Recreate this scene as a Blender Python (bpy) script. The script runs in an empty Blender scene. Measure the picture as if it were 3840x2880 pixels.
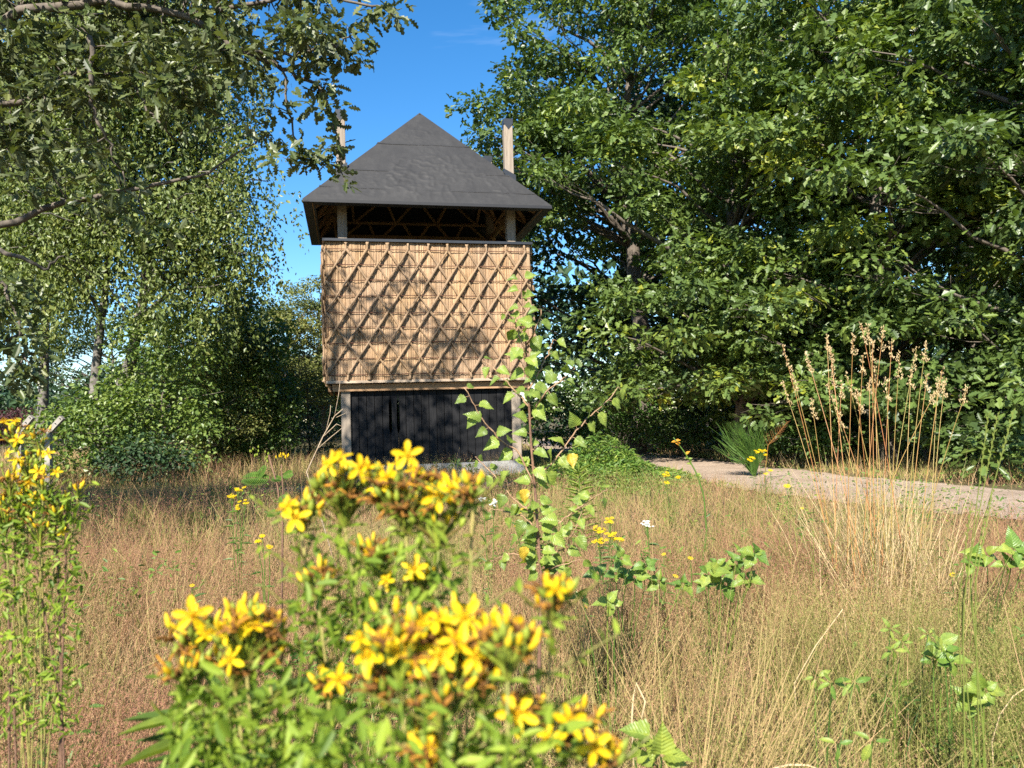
import bpy, math
import numpy as np
TRIS = [0]
from mathutils import Matrix, Vector

# ------------------------------------------------------------------ camera, light, exposure
sc = bpy.context.scene
COL = sc.collection
F, PITCH, ROLL, CAMH = 2885.0, 0.040, 0.0286, 1.077     # focal length in pixels of a 3840 px wide frame
RT = np.array([1.0, 0, 0]); FW = np.array([0, math.cos(PITCH), math.sin(PITCH)]); UP = np.array([0, -math.sin(PITCH), math.cos(PITCH)])
CR, SR = math.cos(ROLL), math.sin(ROLL)
RTR, UPR = CR * RT - SR * UP, SR * RT + CR * UP
cam_d = bpy.data.cameras.new('camera'); cam = bpy.data.objects.new('camera', cam_d); COL.objects.link(cam)
cam.matrix_world = Matrix(((RTR[0], UPR[0], -FW[0], 0), (RTR[1], UPR[1], -FW[1], 0), (RTR[2], UPR[2], -FW[2], CAMH), (0, 0, 0, 1)))
cam_d.sensor_width = 36; cam_d.lens = F / 3840 * 36; cam_d.clip_start = 0.02; cam_d.clip_end = 2000
cam_d.dof.use_dof = True; cam_d.dof.focus_distance = 5.0; cam_d.dof.aperture_fstop = 8.5
sc.camera = cam

SUN_EL, SUN_AZ = math.radians(38), math.radians(17)      # azimuth: to the left of straight behind the camera
TOSUN = Vector((-math.sin(SUN_AZ) * math.cos(SUN_EL), -math.cos(SUN_AZ) * math.cos(SUN_EL), math.sin(SUN_EL)))
sun_d = bpy.data.lights.new('sun', 'SUN'); sun = bpy.data.objects.new('sun', sun_d); COL.objects.link(sun)
sun_d.energy = 5.0; sun_d.angle = math.radians(0.53); sun_d.color = (1.0, 0.94, 0.84)
sun.rotation_euler = TOSUN.to_track_quat('Z', 'Y').to_euler(); sun.location = (0, 0, 30)

w = bpy.data.worlds.new('World'); sc.world = w; w.use_nodes = True
N, L = w.node_tree.nodes, w.node_tree.links
N.clear()
o_ = N.new('ShaderNodeOutputWorld'); bg = N.new('ShaderNodeBackground'); sky = N.new('ShaderNodeTexSky')
sky.sky_type = 'NISHITA'; sky.sun_disc = False; sky.sun_elevation = SUN_EL
sky.sun_rotation = math.atan2(TOSUN.x, TOSUN.y); sky.air_density = 1.0; sky.dust_density = 0.2; sky.ozone_density = 3.0
tc = N.new('ShaderNodeTexCoord'); sep = N.new('ShaderNodeSeparateXYZ'); L.new(tc.outputs['Generated'], sep.inputs[0])
zc = N.new('ShaderNodeMath'); zc.operation = 'MAXIMUM'; zc.inputs[1].default_value = 0.06; L.new(sep.outputs['Z'], zc.inputs[0])
dx = N.new('ShaderNodeMath'); dx.operation = 'DIVIDE'; L.new(sep.outputs['X'], dx.inputs[0]); L.new(zc.outputs[0], dx.inputs[1])
dy = N.new('ShaderNodeMath'); dy.operation = 'DIVIDE'; L.new(sep.outputs['Y'], dy.inputs[0]); L.new(zc.outputs[0], dy.inputs[1])
cmb = N.new('ShaderNodeCombineXYZ'); L.new(dx.outputs[0], cmb.inputs[0]); L.new(dy.outputs[0], cmb.inputs[1])
mp = N.new('ShaderNodeMapping'); mp.inputs['Location'].default_value = (1.2, 7.7, 0); mp.inputs['Rotation'].default_value = (0, 0, 0.6); mp.inputs['Scale'].default_value = (0.55, 1.1, 1)
L.new(cmb.outputs[0], mp.inputs[0])
nz = N.new('ShaderNodeTexNoise'); nz.inputs['Scale'].default_value = 1.0; nz.inputs['Detail'].default_value = 7; nz.inputs['Roughness'].default_value = 0.55; nz.inputs['Distortion'].default_value = 0.4
L.new(mp.outputs[0], nz.inputs['Vector'])
rmp = N.new('ShaderNodeValToRGB'); rmp.color_ramp.elements[0].position = 0.62; rmp.color_ramp.elements[1].position = 0.98
rmp.color_ramp.elements[1].color = (0.75, 0.75, 0.75, 1); L.new(nz.outputs['Fac'], rmp.inputs[0])
hs = N.new('ShaderNodeHueSaturation'); hs.inputs['Saturation'].default_value = 1.32; hs.inputs['Value'].default_value = 1.0; L.new(sky.outputs[0], hs.inputs['Color'])
mx = N.new('ShaderNodeMix'); mx.data_type = 'RGBA'; L.new(rmp.outputs[0], mx.inputs[0]); L.new(hs.outputs[0], mx.inputs[6]); mx.inputs[7].default_value = (8.5, 8.8, 9.2, 1)
L.new(mx.outputs[2], bg.inputs[0]); bg.inputs[1].default_value = 0.088; L.new(bg.outputs[0], o_.inputs[0])

sc.view_settings.view_transform = 'Standard'; sc.view_settings.look = 'None'; sc.view_settings.gamma = 1.0
sc.view_settings.use_curve_mapping = False; sc.view_settings.exposure = 1.38
sc.render.engine = 'CYCLES'
sc.cycles.max_bounces = 6; sc.cycles.diffuse_bounces = 3; sc.cycles.transmission_bounces = 4; sc.cycles.glossy_bounces = 2
sc.cycles.use_denoising = False; sc.cycles.sample_clamp_indirect = 4.0
sc.cycles.caustics_reflective = False; sc.cycles.caustics_refractive = False

RNG = np.random.default_rng(11)
def at(px, py, Y):
    """world point at world depth Y that the photograph's pixel (3840 x 2880) looks at; used to set things out"""
    a, b = px - 1920, py - 1440
    ix, iy = CR * a - SR * b, SR * a + CR * b
    d = RT * ix / F - UP * iy / F + FW
    return np.array([0, 0, CAMH]) + d * (Y / d[1])
def hor(px): return 1555 - 0.0286 * (px - 1920)

# ------------------------------------------------------------------ mesh helpers
class Geo:
    def __init__(s): s.v, s.l, s.n, s.t, s.c = [], [], [], [], 0
    def raw(s, verts, loops, sizes, tint):
        verts = np.asarray(verts, np.float32).reshape(-1, 3)
        s.v.append(verts); s.l.append(np.asarray(loops, np.int64).ravel() + s.c); s.n.append(np.asarray(sizes, np.int64).ravel())
        t = np.asarray(tint, np.float32)
        s.t.append(np.full(len(verts), float(t)) if t.ndim == 0 else t.astype(np.float32)); s.c += len(verts)
    def inst(s, tpl, pos, rot, scale, tint):
        tv, tf = tpl[0], tpl[1]
        pos = np.asarray(pos); n = len(pos)
        if n == 0: return
        scale = np.asarray(scale, float)
        if scale.ndim == 1: scale = scale[:, None]
        v = np.einsum('nij,nkj->nki', rot, tv[None] * scale[:, None, :]) + pos[:, None, :]
        lp = np.concatenate([np.array(f) for f in tf]); sz = np.array([len(f) for f in tf])
        loops = lp[None] + (np.arange(n) * len(tv))[:, None]
        tt = np.repeat(np.asarray(tint, float), len(tv))
        if len(tpl) > 2: tt = tt + np.tile(tpl[2], n)
        s.raw(v, loops, np.tile(sz, n), tt)
    def tube(s, pts, rad, sides=6, tint=0.5, cap=True):
        pts = np.asarray(pts, float); m = len(pts); rad = np.broadcast_to(np.asarray(rad, float), (m,))
        d = np.gradient(pts, axis=0); d /= np.linalg.norm(d, axis=1)[:, None] + 1e-9
        ref = np.where(np.abs(d[:, 2:3]) > 0.9, np.array([[1.0, 0, 0]]), np.array([[0, 0, 1.0]]))
        if np.abs(d[:, 2]).max() > 0.9: ref = np.tile(np.array([[0.83, 0.55, 0.05]]), (m, 1))
        a = np.cross(d, ref); a /= np.linalg.norm(a, axis=1)[:, None] + 1e-9; b = np.cross(d, a)
        th = np.arange(sides) / sides * 2 * np.pi
        ring = pts[:, None] + rad[:, None, None] * (np.cos(th)[None, :, None] * a[:, None] + np.sin(th)[None, :, None] * b[:, None])
        i = np.arange(m - 1)[:, None] * sides; j = np.arange(sides)[None]; k = (j + 1) % sides
        q = np.stack([i + j, i + k, i + sides + k, i + sides + j], -1).reshape(-1, 4)
        lo, sz = q.ravel(), np.full(len(q), 4)
        if cap:
            lo = np.concatenate([lo, np.arange(sides)[::-1], (m - 1) * sides + np.arange(sides)]); sz = np.concatenate([sz, [sides, sides]])
        s.raw(ring.reshape(-1, 3), lo, sz, tint)
    def box(s, lo, hi, tint=0.5):
        x0, y0, z0 = lo; x1, y1, z1 = hi
        v = [(x0, y0, z0), (x1, y0, z0), (x1, y1, z0), (x0, y1, z0), (x0, y0, z1), (x1, y0, z1), (x1, y1, z1), (x0, y1, z1)]
        f = [0, 3, 2, 1, 4, 5, 6, 7, 0, 1, 5, 4, 1, 2, 6, 5, 2, 3, 7, 6, 3, 0, 4, 7]
        s.raw(v, f, [4] * 6, tint)
    def bar(s, p, q, wdt, dep, up=(0, 0, 1), tint=0.5):
        """square-sawn timber from p to q, wdt across and dep along up"""
        p, q, up = np.array(p, float), np.array(q, float), np.array(up, float)
        d = (q - p) / np.linalg.norm(q - p); a = np.cross(d, up); a /= np.linalg.norm(a); b = np.cross(a, d)
        v = []
        for e in (p, q):
            for sa, sb in ((-1, -1), (1, -1), (1, 1), (-1, 1)): v.append(e + a * sa * wdt / 2 + b * sb * dep / 2)
        s.raw(v, [0, 3, 2, 1, 4, 5, 6, 7, 0, 1, 5, 4, 1, 2, 6, 5, 2, 3, 7, 6, 3, 0, 4, 7], [4] * 6, tint)
    def prism(s, poly, z0, z1, axis='y', tint=0.5):
        """polygon in (u,z) pushed along v from z0 to z1"""
        n = len(poly)
        v = [(a, z0, b) for a, b in poly] + [(a, z1, b) for a, b in poly]
        lo = list(range(n)) + list(range(2 * n - 1, n - 1, -1)); sz = [n, n]
        for i in range(n):
            j = (i + 1) % n; lo += [i, i + n, j + n, j]; sz.append(4)
        s.raw(v, lo, sz, tint)
    def mesh(s, name, mat, smooth=False):
        me = bpy.data.meshes.new(name); TRIS[0] += int(sum((n_ - 2).sum() for n_ in s.n))
        v = np.concatenate(s.v); l = np.concatenate(s.l).astype(np.int32); n = np.concatenate(s.n).astype(np.int32)
        me.vertices.add(len(v)); me.vertices.foreach_set('co', v.ravel().astype(np.float32))
        me.loops.add(len(l)); me.loops.foreach_set('vertex_index', l)
        me.polygons.add(len(n)); st = np.concatenate([[0], np.cumsum(n)[:-1]]).astype(np.int32)
        me.polygons.foreach_set('loop_start', st); me.polygons.foreach_set('loop_total', n)
        me.update(calc_edges=True)
        me.polygons.foreach_set('use_smooth', np.full(len(n), bool(smooth)))
        at_ = me.attributes.new('tint', 'FLOAT', 'POINT'); at_.data.foreach_set('value', np.concatenate(s.t).astype(np.float32))
        me.materials.append(mat)
        return me
    def obj(s, name, mat, parent=None, smooth=False, kind=None):
        return link(name, s.mesh(name, mat, smooth), parent, kind)
def link(name, data, parent=None, kind=None, loc=None, M=None):
    o = bpy.data.objects.new(name, data); COL.objects.link(o)
    if parent is not None: o.parent = parent
    if kind: o['kind'] = kind
    if M is not None: o.matrix_local = M
    elif loc is not None: o.location = loc
    return o
def tag(o, label, cat, group=None, kind=None):
    o['label'] = label; o['category'] = cat
    if group: o['group'] = group
    if kind: o['kind'] = kind
    return o
def thing(name, label, cat, loc=(0, 0, 0), rz=0.0, group=None):
    o = bpy.data.objects.new(name, None); COL.objects.link(o); o.location = loc; o.rotation_euler = (0, 0, rz); o.empty_display_size = 0.1
    return tag(o, label, cat, group)
def frames(n, d):
    """rotation matrices: local x along d, local z close to n"""
    d = d / (np.linalg.norm(d, axis=1)[:, None] + 1e-9)
    y = np.cross(n, d); y /= np.linalg.norm(y, axis=1)[:, None] + 1e-9
    z = np.cross(d, y)
    return np.stack([d, y, z], -1)
def unit(a): return a / (np.linalg.norm(a, axis=-1, keepdims=True) + 1e-9)
def rvec(n, rng): return unit(rng.normal(size=(n, 3)))
def vnoise(x, y, s, seed=0):
    """value noise in 0..1"""
    r = np.random.default_rng(seed).random((64, 64)); x, y = np.asarray(x) / s + 31.7, np.asarray(y) / s + 17.3
    i, j = np.floor(x).astype(int), np.floor(y).astype(int); u, v = x - i, y - j; u, v = u * u * (3 - 2 * u), v * v * (3 - 2 * v)
    g = lambda a, b: r[a % 64, b % 64]
    return (g(i, j) * (1 - u) + g(i + 1, j) * u) * (1 - v) + (g(i, j + 1) * (1 - u) + g(i + 1, j + 1) * u) * v

# ------------------------------------------------------------------ materials
def new_mat(name):
    m = bpy.data.materials.new(name); m.use_nodes = True; n = m.node_tree.nodes; l = m.node_tree.links
    return m, n, l, n['Principled BSDF'], n['Material Output']
def ramp(n, l, src, stops):
    r = n.new('ShaderNodeValToRGB'); e = r.color_ramp.elements
    while len(e) < len(stops): e.new(0.5)
    for k, (p, c) in enumerate(stops): e[k].position = p; e[k].color = (*c, 1)
    l.new(src, r.inputs[0]); return r.outputs[0]
def noise(n, l, scale, detail=4, rough=0.55, vec=None, mapping=None, dist=0):
    t = n.new('ShaderNodeTexNoise'); t.inputs['Scale'].default_value = scale; t.inputs['Detail'].default_value = detail; t.inputs['Roughness'].default_value = rough; t.inputs['Distortion'].default_value = dist
    c = n.new('ShaderNodeTexCoord'); src = c.outputs['Object']
    if mapping:
        m = n.new('ShaderNodeMapping'); m.inputs['Scale'].default_value = mapping; l.new(src, m.inputs[0]); src = m.outputs[0]
    l.new(src, t.inputs['Vector']); return t.outputs['Fac']
def mixc(n, l, fac, a, b, mode='MIX'):
    m = n.new('ShaderNodeMix'); m.data_type = 'RGBA'; m.blend_type = mode
    for s, v in ((0, fac), (6, a), (7, b)):
        if isinstance(v, bpy.types.NodeSocket): l.new(v, m.inputs[s])
        elif isinstance(v, (int, float)): m.inputs[s].default_value = v
        else: m.inputs[s].default_value = (*v, 1)
    return m.outputs[2]
def bump(n, l, h, strength, dist=0.01):
    b = n.new('ShaderNodeBump'); b.inputs['Strength'].default_value = strength; b.inputs['Distance'].default_value = dist; l.new(h, b.inputs['Height']); return b.outputs[0]
def veins(n, l, c):
    """pale midrib and side veins in the leaf's own frame (x along the blade)"""
    tcn = n.new('ShaderNodeTexCoord'); sp = n.new('ShaderNodeSeparateXYZ'); l.new(tcn.outputs['Object'], sp.inputs[0])
    def mth(op, a, b=None):
        m = n.new('ShaderNodeMath'); m.operation = op
        for i, v in enumerate((a, b)):
            if v is None: continue
            if isinstance(v, (int, float)): m.inputs[i].default_value = v
            else: l.new(v, m.inputs[i])
        return m.outputs[0]
    ay = mth('ABSOLUTE', sp.outputs['Y']); ph = mth('SUBTRACT', sp.outputs['X'], mth('MULTIPLY', ay, 0.75)); tri = mth('PINGPONG', mth('MULTIPLY', ph, 9.0), 0.5)
    v1 = mth('LESS_THAN', tri, 0.07); v2 = mth('LESS_THAN', ay, 0.014); v = mth('MAXIMUM', mth('MULTIPLY', v1, 0.5), v2)
    c = mixc(n, l, v, c, mixc(n, l, 1.0, c, (1.5, 1.4, 1.5), 'MULTIPLY')); h = mth('MULTIPLY', tri, 1.0)
    return c, bump(n, l, h, 0.25, 0.05)
def tintof(n):
    a = n.new('ShaderNodeAttribute'); a.attribute_name = 'tint'; return a.outputs['Fac']
def leaf_mat(name, stops, trans=0.3, rough=0.5, spec=0.35, back=None, tcol=1.25, blotch=0, vein=False):
    m, n, l, p, out = new_mat(name)
    c = ramp(n, l, tintof(n), stops)
    if blotch:
        c = mixc(n, l, 1.0, c, ramp(n, l, noise(n, l, blotch, 4, 0.65), [(0.3, (0.62, 0.66, 0.6)), (0.5, (1, 1, 1)), (0.72, (1.3, 1.18, 1.0))]), 'MULTIPLY')
    if back:
        g = n.new('ShaderNodeNewGeometry'); c = mixc(n, l, g.outputs['Backfacing'], c, back)
    if vein: c, nm_ = veins(n, l, c); l.new(nm_, p.inputs['Normal'])
    l.new(c, p.inputs['Base Color']); p.inputs['Roughness'].default_value = rough; p.inputs['Specular IOR Level'].default_value = spec
    t = n.new('ShaderNodeBsdfTranslucent'); tcn = mixc(n, l, 1.0, c, (tcol, tcol * 1.05, 0.45), 'MULTIPLY'); l.new(tcn, t.inputs['Color'])
    s = n.new('ShaderNodeMixShader'); s.inputs[0].default_value = trans; l.new(p.outputs[0], s.inputs[1]); l.new(t.outputs[0], s.inputs[2]); l.new(s.outputs[0], out.inputs[0])
    return m
M = {}
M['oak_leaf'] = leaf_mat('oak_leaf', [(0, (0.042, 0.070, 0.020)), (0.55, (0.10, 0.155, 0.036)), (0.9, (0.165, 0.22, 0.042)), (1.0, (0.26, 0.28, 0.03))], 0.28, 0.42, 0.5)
M['near_oak_leaf'] = leaf_mat('near_oak_leaf', [(0, (0.035, 0.055, 0.020)), (0.6, (0.09, 0.115, 0.03)), (1.0, (0.22, 0.22, 0.08))], 0.25, 0.42, 0.4, back=(0.12, 0.14, 0.065))
M['birch_leaf'] = leaf_mat('birch_leaf', [(0, (0.07, 0.10, 0.028)), (0.6, (0.15, 0.195, 0.05)), (1.0, (0.25, 0.27, 0.075))], 0.3, 0.45, 0.45)
M['shrub_leaf'] = leaf_mat('shrub_leaf', [(0, (0.05, 0.095, 0.02)), (0.6, (0.11, 0.175, 0.036)), (1.0, (0.19, 0.25, 0.055))], 0.32, 0.42, 0.5)
M['far_leaf'] = leaf_mat('far_leaf', [(0, (0.06, 0.08, 0.022)), (0.6, (0.13, 0.15, 0.04)), (1.0, (0.21, 0.205, 0.055))], 0.25, 0.55, 0.3)
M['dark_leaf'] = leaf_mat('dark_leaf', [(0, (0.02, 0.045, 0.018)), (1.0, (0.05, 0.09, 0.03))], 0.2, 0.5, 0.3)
M['maroon_leaf'] = leaf_mat('maroon_leaf', [(0, (0.06, 0.02, 0.025)), (1.0, (0.12, 0.05, 0.05))], 0.2, 0.5, 0.3)
M['weed_leaf'] = leaf_mat('weed_leaf', [(0, (0.06, 0.13, 0.025)), (0.6, (0.12, 0.21, 0.035)), (1.0, (0.24, 0.30, 0.05))], 0.35, 0.5, 0.35, blotch=3)
M['sapling_leaf'] = leaf_mat('sapling_leaf', [(0, (0.13, 0.195, 0.035)), (0.7, (0.22, 0.30, 0.052)), (0.95, (0.28, 0.35, 0.062)), (1.0, (0.55, 0.38, 0.04))], 0.38, 0.42, 0.5, blotch=3, vein=True)
M['broad_leaf'] = leaf_mat('broad_leaf', [(0, (0.06, 0.13, 0.025)), (0.6, (0.12, 0.21, 0.035)), (1.0, (0.24, 0.30, 0.05))], 0.35, 0.42, 0.45, blotch=3, vein=True)
M['wort_leaf'] = leaf_mat('wort_leaf', [(0, (0.10, 0.17, 0.02)), (0.6, (0.21, 0.30, 0.03)), (1.0, (0.34, 0.42, 0.05))], 0.4, 0.5, 0.3, blotch=3)
M['petal'] = leaf_mat('petal', [(0, (0.62, 0.40, 0.004)), (1.0, (0.74, 0.56, 0.012))], 0.3, 0.5, 0.2, tcol=1.1, blotch=2.5)
M['stamen'] = leaf_mat('stamen', [(0, (0.65, 0.36, 0.01)), (1.0, (0.75, 0.46, 0.015))], 0.3, 0.6, 0.1)
M['bud'] = leaf_mat('bud', [(0, (0.22, 0.30, 0.03)), (0.35, (0.62, 0.46, 0.02)), (1.0, (0.78, 0.48, 0.012))], 0.25, 0.5, 0.3)
M['spent'] = leaf_mat('spent', [(0, (0.13, 0.06, 0.025)), (0.5, (0.28, 0.13, 0.035)), (1.0, (0.58, 0.28, 0.03))], 0.25, 0.7, 0.1)
M['capsule'] = leaf_mat('capsule', [(0, (0.16, 0.11, 0.03)), (0.5, (0.18, 0.23, 0.03)), (1.0, (0.30, 0.36, 0.04))], 0.2, 0.5, 0.3)
M['grass'] = leaf_mat('grass', [(0, (0.13, 0.18, 0.03)), (0.28, (0.25, 0.24, 0.07)), (0.50, (0.41, 0.29, 0.135)), (0.72, (0.36, 0.20, 0.115)), (1.0, (0.30, 0.145, 0.09))], 0.25, 0.65, 0.15, tcol=1.05)
M['straw'] = leaf_mat('straw', [(0, (0.32, 0.25, 0.11)), (0.5, (0.48, 0.36, 0.19)), (1.0, (0.60, 0.46, 0.27))], 0.2, 0.6, 0.2, tcol=1.05)
M['stalk_red'] = leaf_mat('stalk_red', [(0, (0.30, 0.27, 0.08)), (0.5, (0.42, 0.24, 0.08)), (1.0, (0.40, 0.15, 0.06))], 0.15, 0.5, 0.3, tcol=1.0)
M['white_flower'] = leaf_mat('white_flower', [(0, (0.7, 0.7, 0.62)), (1.0, (0.8, 0.8, 0.78))], 0.2, 0.6, 0.1, tcol=0.9)
def bark_mat(name, a, b, sc_=(6, 6, 1.2)):
    m, n, l, p, out = new_mat(name)
    f = noise(n, l, 3.0, 6, 0.6, mapping=sc_); l.new(ramp(n, l, f, [(0.3, a), (0.7, b)]), p.inputs['Base Color']); p.inputs['Roughness'].default_value = 0.85
    l.new(bump(n, l, f, 0.6, 0.02), p.inputs['Normal']); return m
M['oak_bark'] = bark_mat('oak_bark', (0.05, 0.04, 0.03), (0.16, 0.13, 0.10))
M['pale_bark'] = bark_mat('pale_bark', (0.16, 0.13, 0.09), (0.36, 0.31, 0.24))
M['birch_bark'] = bark_mat('birch_bark', (0.05, 0.042, 0.034), (0.22, 0.20, 0.17), (3, 3, 5))
M['twig'] = bark_mat('twig', (0.20, 0.11, 0.06), (0.42, 0.27, 0.15), (20, 20, 8))
M['sapling_bark'] = bark_mat('sapling_bark', (0.10, 0.05, 0.03), (0.22, 0.12, 0.07), (20, 20, 8))
M['dead_stem'] = bark_mat('dead_stem', (0.22, 0.15, 0.09), (0.42, 0.33, 0.22), (20, 20, 5))
M['wort_stem'] = bark_mat('wort_stem', (0.20, 0.22, 0.05), (0.32, 0.24, 0.07), (20, 20, 5))
def wood_mat(name, a, b, c, sc_=(14, 14, 0.7), bmp=0.35):
    m, n, l, p, out = new_mat(name)
    f = noise(n, l, 4.0, 7, 0.65, mapping=sc_, dist=0.5); g = noise(n, l, 1.3, 3, 0.6)
    col = ramp(n, l, f, [(0.25, a), (0.6, b), (0.8, c)]); col = mixc(n, l, 0.6, col, mixc(n, l, g, (0.7, 0.7, 0.72), (1.15, 1.08, 1.0)), 'MULTIPLY')
    t = ramp(n, l, tintof(n), [(0, (0.7, 0.7, 0.7)), (1, (1.25, 1.22, 1.18))]); col = mixc(n, l, 1.0, col, t, 'MULTIPLY')
    l.new(col, p.inputs['Base Color']); p.inputs['Roughness'].default_value = 0.8; p.inputs['Specular IOR Level'].default_value = 0.2
    l.new(bump(n, l, f, bmp, 0.006), p.inputs['Normal']); return m
M['post_wood'] = wood_mat('post_wood', (0.17, 0.14, 0.11), (0.30, 0.255, 0.205), (0.39, 0.34, 0.28))
M['beam_wood'] = wood_mat('beam_wood', (0.22, 0.13, 0.07), (0.36, 0.23, 0.13), (0.46, 0.31, 0.19), (1.0, 10, 10))
M['ledger_wood'] = wood_mat('ledger_wood', (0.30, 0.23, 0.17), (0.45, 0.36, 0.27), (0.55, 0.45, 0.35), (1.0, 10, 10))
M['frame_wood'] = wood_mat('frame_wood', (0.30, 0.18, 0.09), (0.46, 0.29, 0.16), (0.56, 0.38, 0.21), (3, 3, 3))
def black_plank():
    m, n, l, p, out = new_mat('black_plank')
    f = noise(n, l, 4.0, 7, 0.7, mapping=(16, 16, 0.8), dist=0.6); g = noise(n, l, 2.2, 4, 0.6)
    c = ramp(n, l, f, [(0.3, (0.004, 0.0043, 0.005)), (0.7, (0.012, 0.012, 0.013))]); c = mixc(n, l, g, c, mixc(n, l, 1.0, c, (1.7, 1.65, 1.6), 'MULTIPLY'))
    t = ramp(n, l, tintof(n), [(0, (0.7, 0.7, 0.7)), (1, (1.4, 1.4, 1.4))]); c = mixc(n, l, 1.0, c, t, 'MULTIPLY')
    l.new(c, p.inputs['Base Color']); p.inputs['Roughness'].default_value = 0.75; p.inputs['Specular IOR Level'].default_value = 0.15
    l.new(bump(n, l, f, 0.4, 0.005), p.inputs['Normal']); return m
M['black_plank'] = black_plank()
def plain(name, col, rough=0.6, spec=0.3, metal=0):
    m, n, l, p, out = new_mat(name)
    f = noise(n, l, 5, 5, 0.6); l.new(ramp(n, l, f, [(0.3, tuple(c * 0.8 for c in col)), (0.7, tuple(min(1, c * 1.15) for c in col))]), p.inputs['Base Color'])
    p.inputs['Roughness'].default_value = rough; p.inputs['Specular IOR Level'].default_value = spec; p.inputs['Metallic'].default_value = metal; return m
M['black_metal'] = plain('black_metal', (0.02, 0.022, 0.026), 0.4, 0.5)
M['soffit'] = plain('soffit', (0.016, 0.016, 0.018), 0.55, 0.4)
def felt():
    m, n, l, p, out = new_mat('roof_felt')
    f = noise(n, l, 1.6, 6, 0.6, dist=0.3); g = noise(n, l, 45, 4, 0.7); st = noise(n, l, 3.0, 4, 0.6, mapping=(3, 3, 0.35))
    c = ramp(n, l, f, [(0.3, (0.024, 0.0232, 0.0228)), (0.7, (0.031, 0.030, 0.029))]); c = mixc(n, l, 0.35, c, ramp(n, l, st, [(0.35, (0.6, 0.6, 0.6)), (0.7, (1.4, 1.38, 1.35))]), 'MULTIPLY')
    c = mixc(n, l, 0.3, c, ramp(n, l, g, [(0.3, (0.7, 0.7, 0.7)), (0.7, (1.3, 1.3, 1.3))]), 'MULTIPLY')
    l.new(c, p.inputs['Base Color']); p.inputs['Roughness'].default_value = 0.66; p.inputs['Specular IOR Level'].default_value = 0.4
    l.new(bump(n, l, g, 0.15, 0.004), p.inputs['Normal']); return m
M['roof_felt'] = felt()
def thatch_m(name, k=1.0):
    m, n, l, p, out = new_mat(name)
    f = noise(n, l, 3.0, 8, 0.75, mapping=(42, 42, 1.1)); f2 = noise(n, l, 3.0, 6, 0.7, mapping=(9, 9, 0.6)); g = noise(n, l, 1.3, 5, 0.6); d = noise(n, l, 4.0, 6, 0.7, mapping=(2.2, 2.2, 0.8))
    c = ramp(n, l, f, [(0.25, (0.27, 0.185, 0.115)), (0.5, (0.42, 0.305, 0.185)), (0.72, (0.55, 0.425, 0.275))])
    c = mixc(n, l, ramp(n, l, f2, [(0.35, (0, 0, 0)), (0.7, (0.6, 0.6, 0.6))]), c, mixc(n, l, 1.0, c, (0.72, 0.66, 0.62), 'MULTIPLY'))
    c = mixc(n, l, ramp(n, l, g, [(0.38, (0, 0, 0)), (0.6, (0.8, 0.8, 0.8))]), c, mixc(n, l, 0.5, c, (0.30, 0.25, 0.215)))
    c = mixc(n, l, ramp(n, l, d, [(0.5, (0, 0, 0)), (0.75, (0.55, 0.55, 0.55))]), c, mixc(n, l, 1.0, c, (0.55, 0.5, 0.48), 'MULTIPLY'))
    c = mixc(n, l, 1.0, c, (k * 1.03, k * 0.965, k * 0.90), 'MULTIPLY')
    t = ramp(n, l, tintof(n), [(0, (0.55, 0.53, 0.5)), (1, (1.35, 1.32, 1.28))]); c = mixc(n, l, 1.0, c, t, 'MULTIPLY')
    l.new(c, p.inputs['Base Color']); p.inputs['Roughness'].default_value = 0.75; p.inputs['Specular IOR Level'].default_value = 0.25
    l.new(bump(n, l, f, 0.8, 0.012), p.inputs['Normal']); return m
M['thatch'] = thatch_m('thatch'); M['reed_rope'] = thatch_m('reed_rope', 0.72)
M['binding'] = plain('binding', (0.10, 0.045, 0.028), 0.7, 0.2)
def conc(name, a, b):
    m, n, l, p, out = new_mat(name); f = noise(n, l, 6, 8, 0.65); g = noise(n, l, 1.5, 3)
    c = mixc(n, l, g, ramp(n, l, f, [(0.3, a), (0.7, b)]), ramp(n, l, f, [(0.3, tuple(x * .7 for x in a)), (0.7, tuple(x * .8 for x in b))]))
    l.new(c, p.inputs['Base Color']); p.inputs['Roughness'].default_value = 0.9; l.new(bump(n, l, f, 0.4, 0.01), p.inputs['Normal']); return m
M['concrete'] = conc('concrete', (0.24, 0.24, 0.23), (0.40, 0.39, 0.37)); M['old_concrete'] = conc('old_concrete', (0.22, 0.20, 0.17), (0.42, 0.38, 0.33))
M['house_wall'] = conc('house_wall', (0.34, 0.25, 0.21), (0.42, 0.31, 0.26)); M['house_roof'] = conc('house_roof', (0.16, 0.17, 0.19), (0.24, 0.25, 0.27))
M['glass'] = plain('glass', (0.03, 0.035, 0.04), 0.1, 0.6)
def soil():
    m, n, l, p, out = new_mat('soil'); f = noise(n, l, 0.8, 8, 0.65); g = noise(n, l, 14, 6, 0.7)
    c = ramp(n, l, f, [(0.3, (0.075, 0.06, 0.032)), (0.5, (0.11, 0.085, 0.045)), (0.7, (0.10, 0.105, 0.04))]); c = mixc(n, l, 0.6, c, ramp(n, l, g, [(0.3, (0.45, 0.45, 0.45)), (0.7, (1.4, 1.4, 1.4))]), 'MULTIPLY')
    l.new(c, p.inputs['Base Color']); p.inputs['Roughness'].default_value = 0.95; p.inputs['Specular IOR Level'].default_value = 0.1; l.new(bump(n, l, g, 0.8, 0.03), p.inputs['Normal']); return m
M['soil'] = soil()
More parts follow.
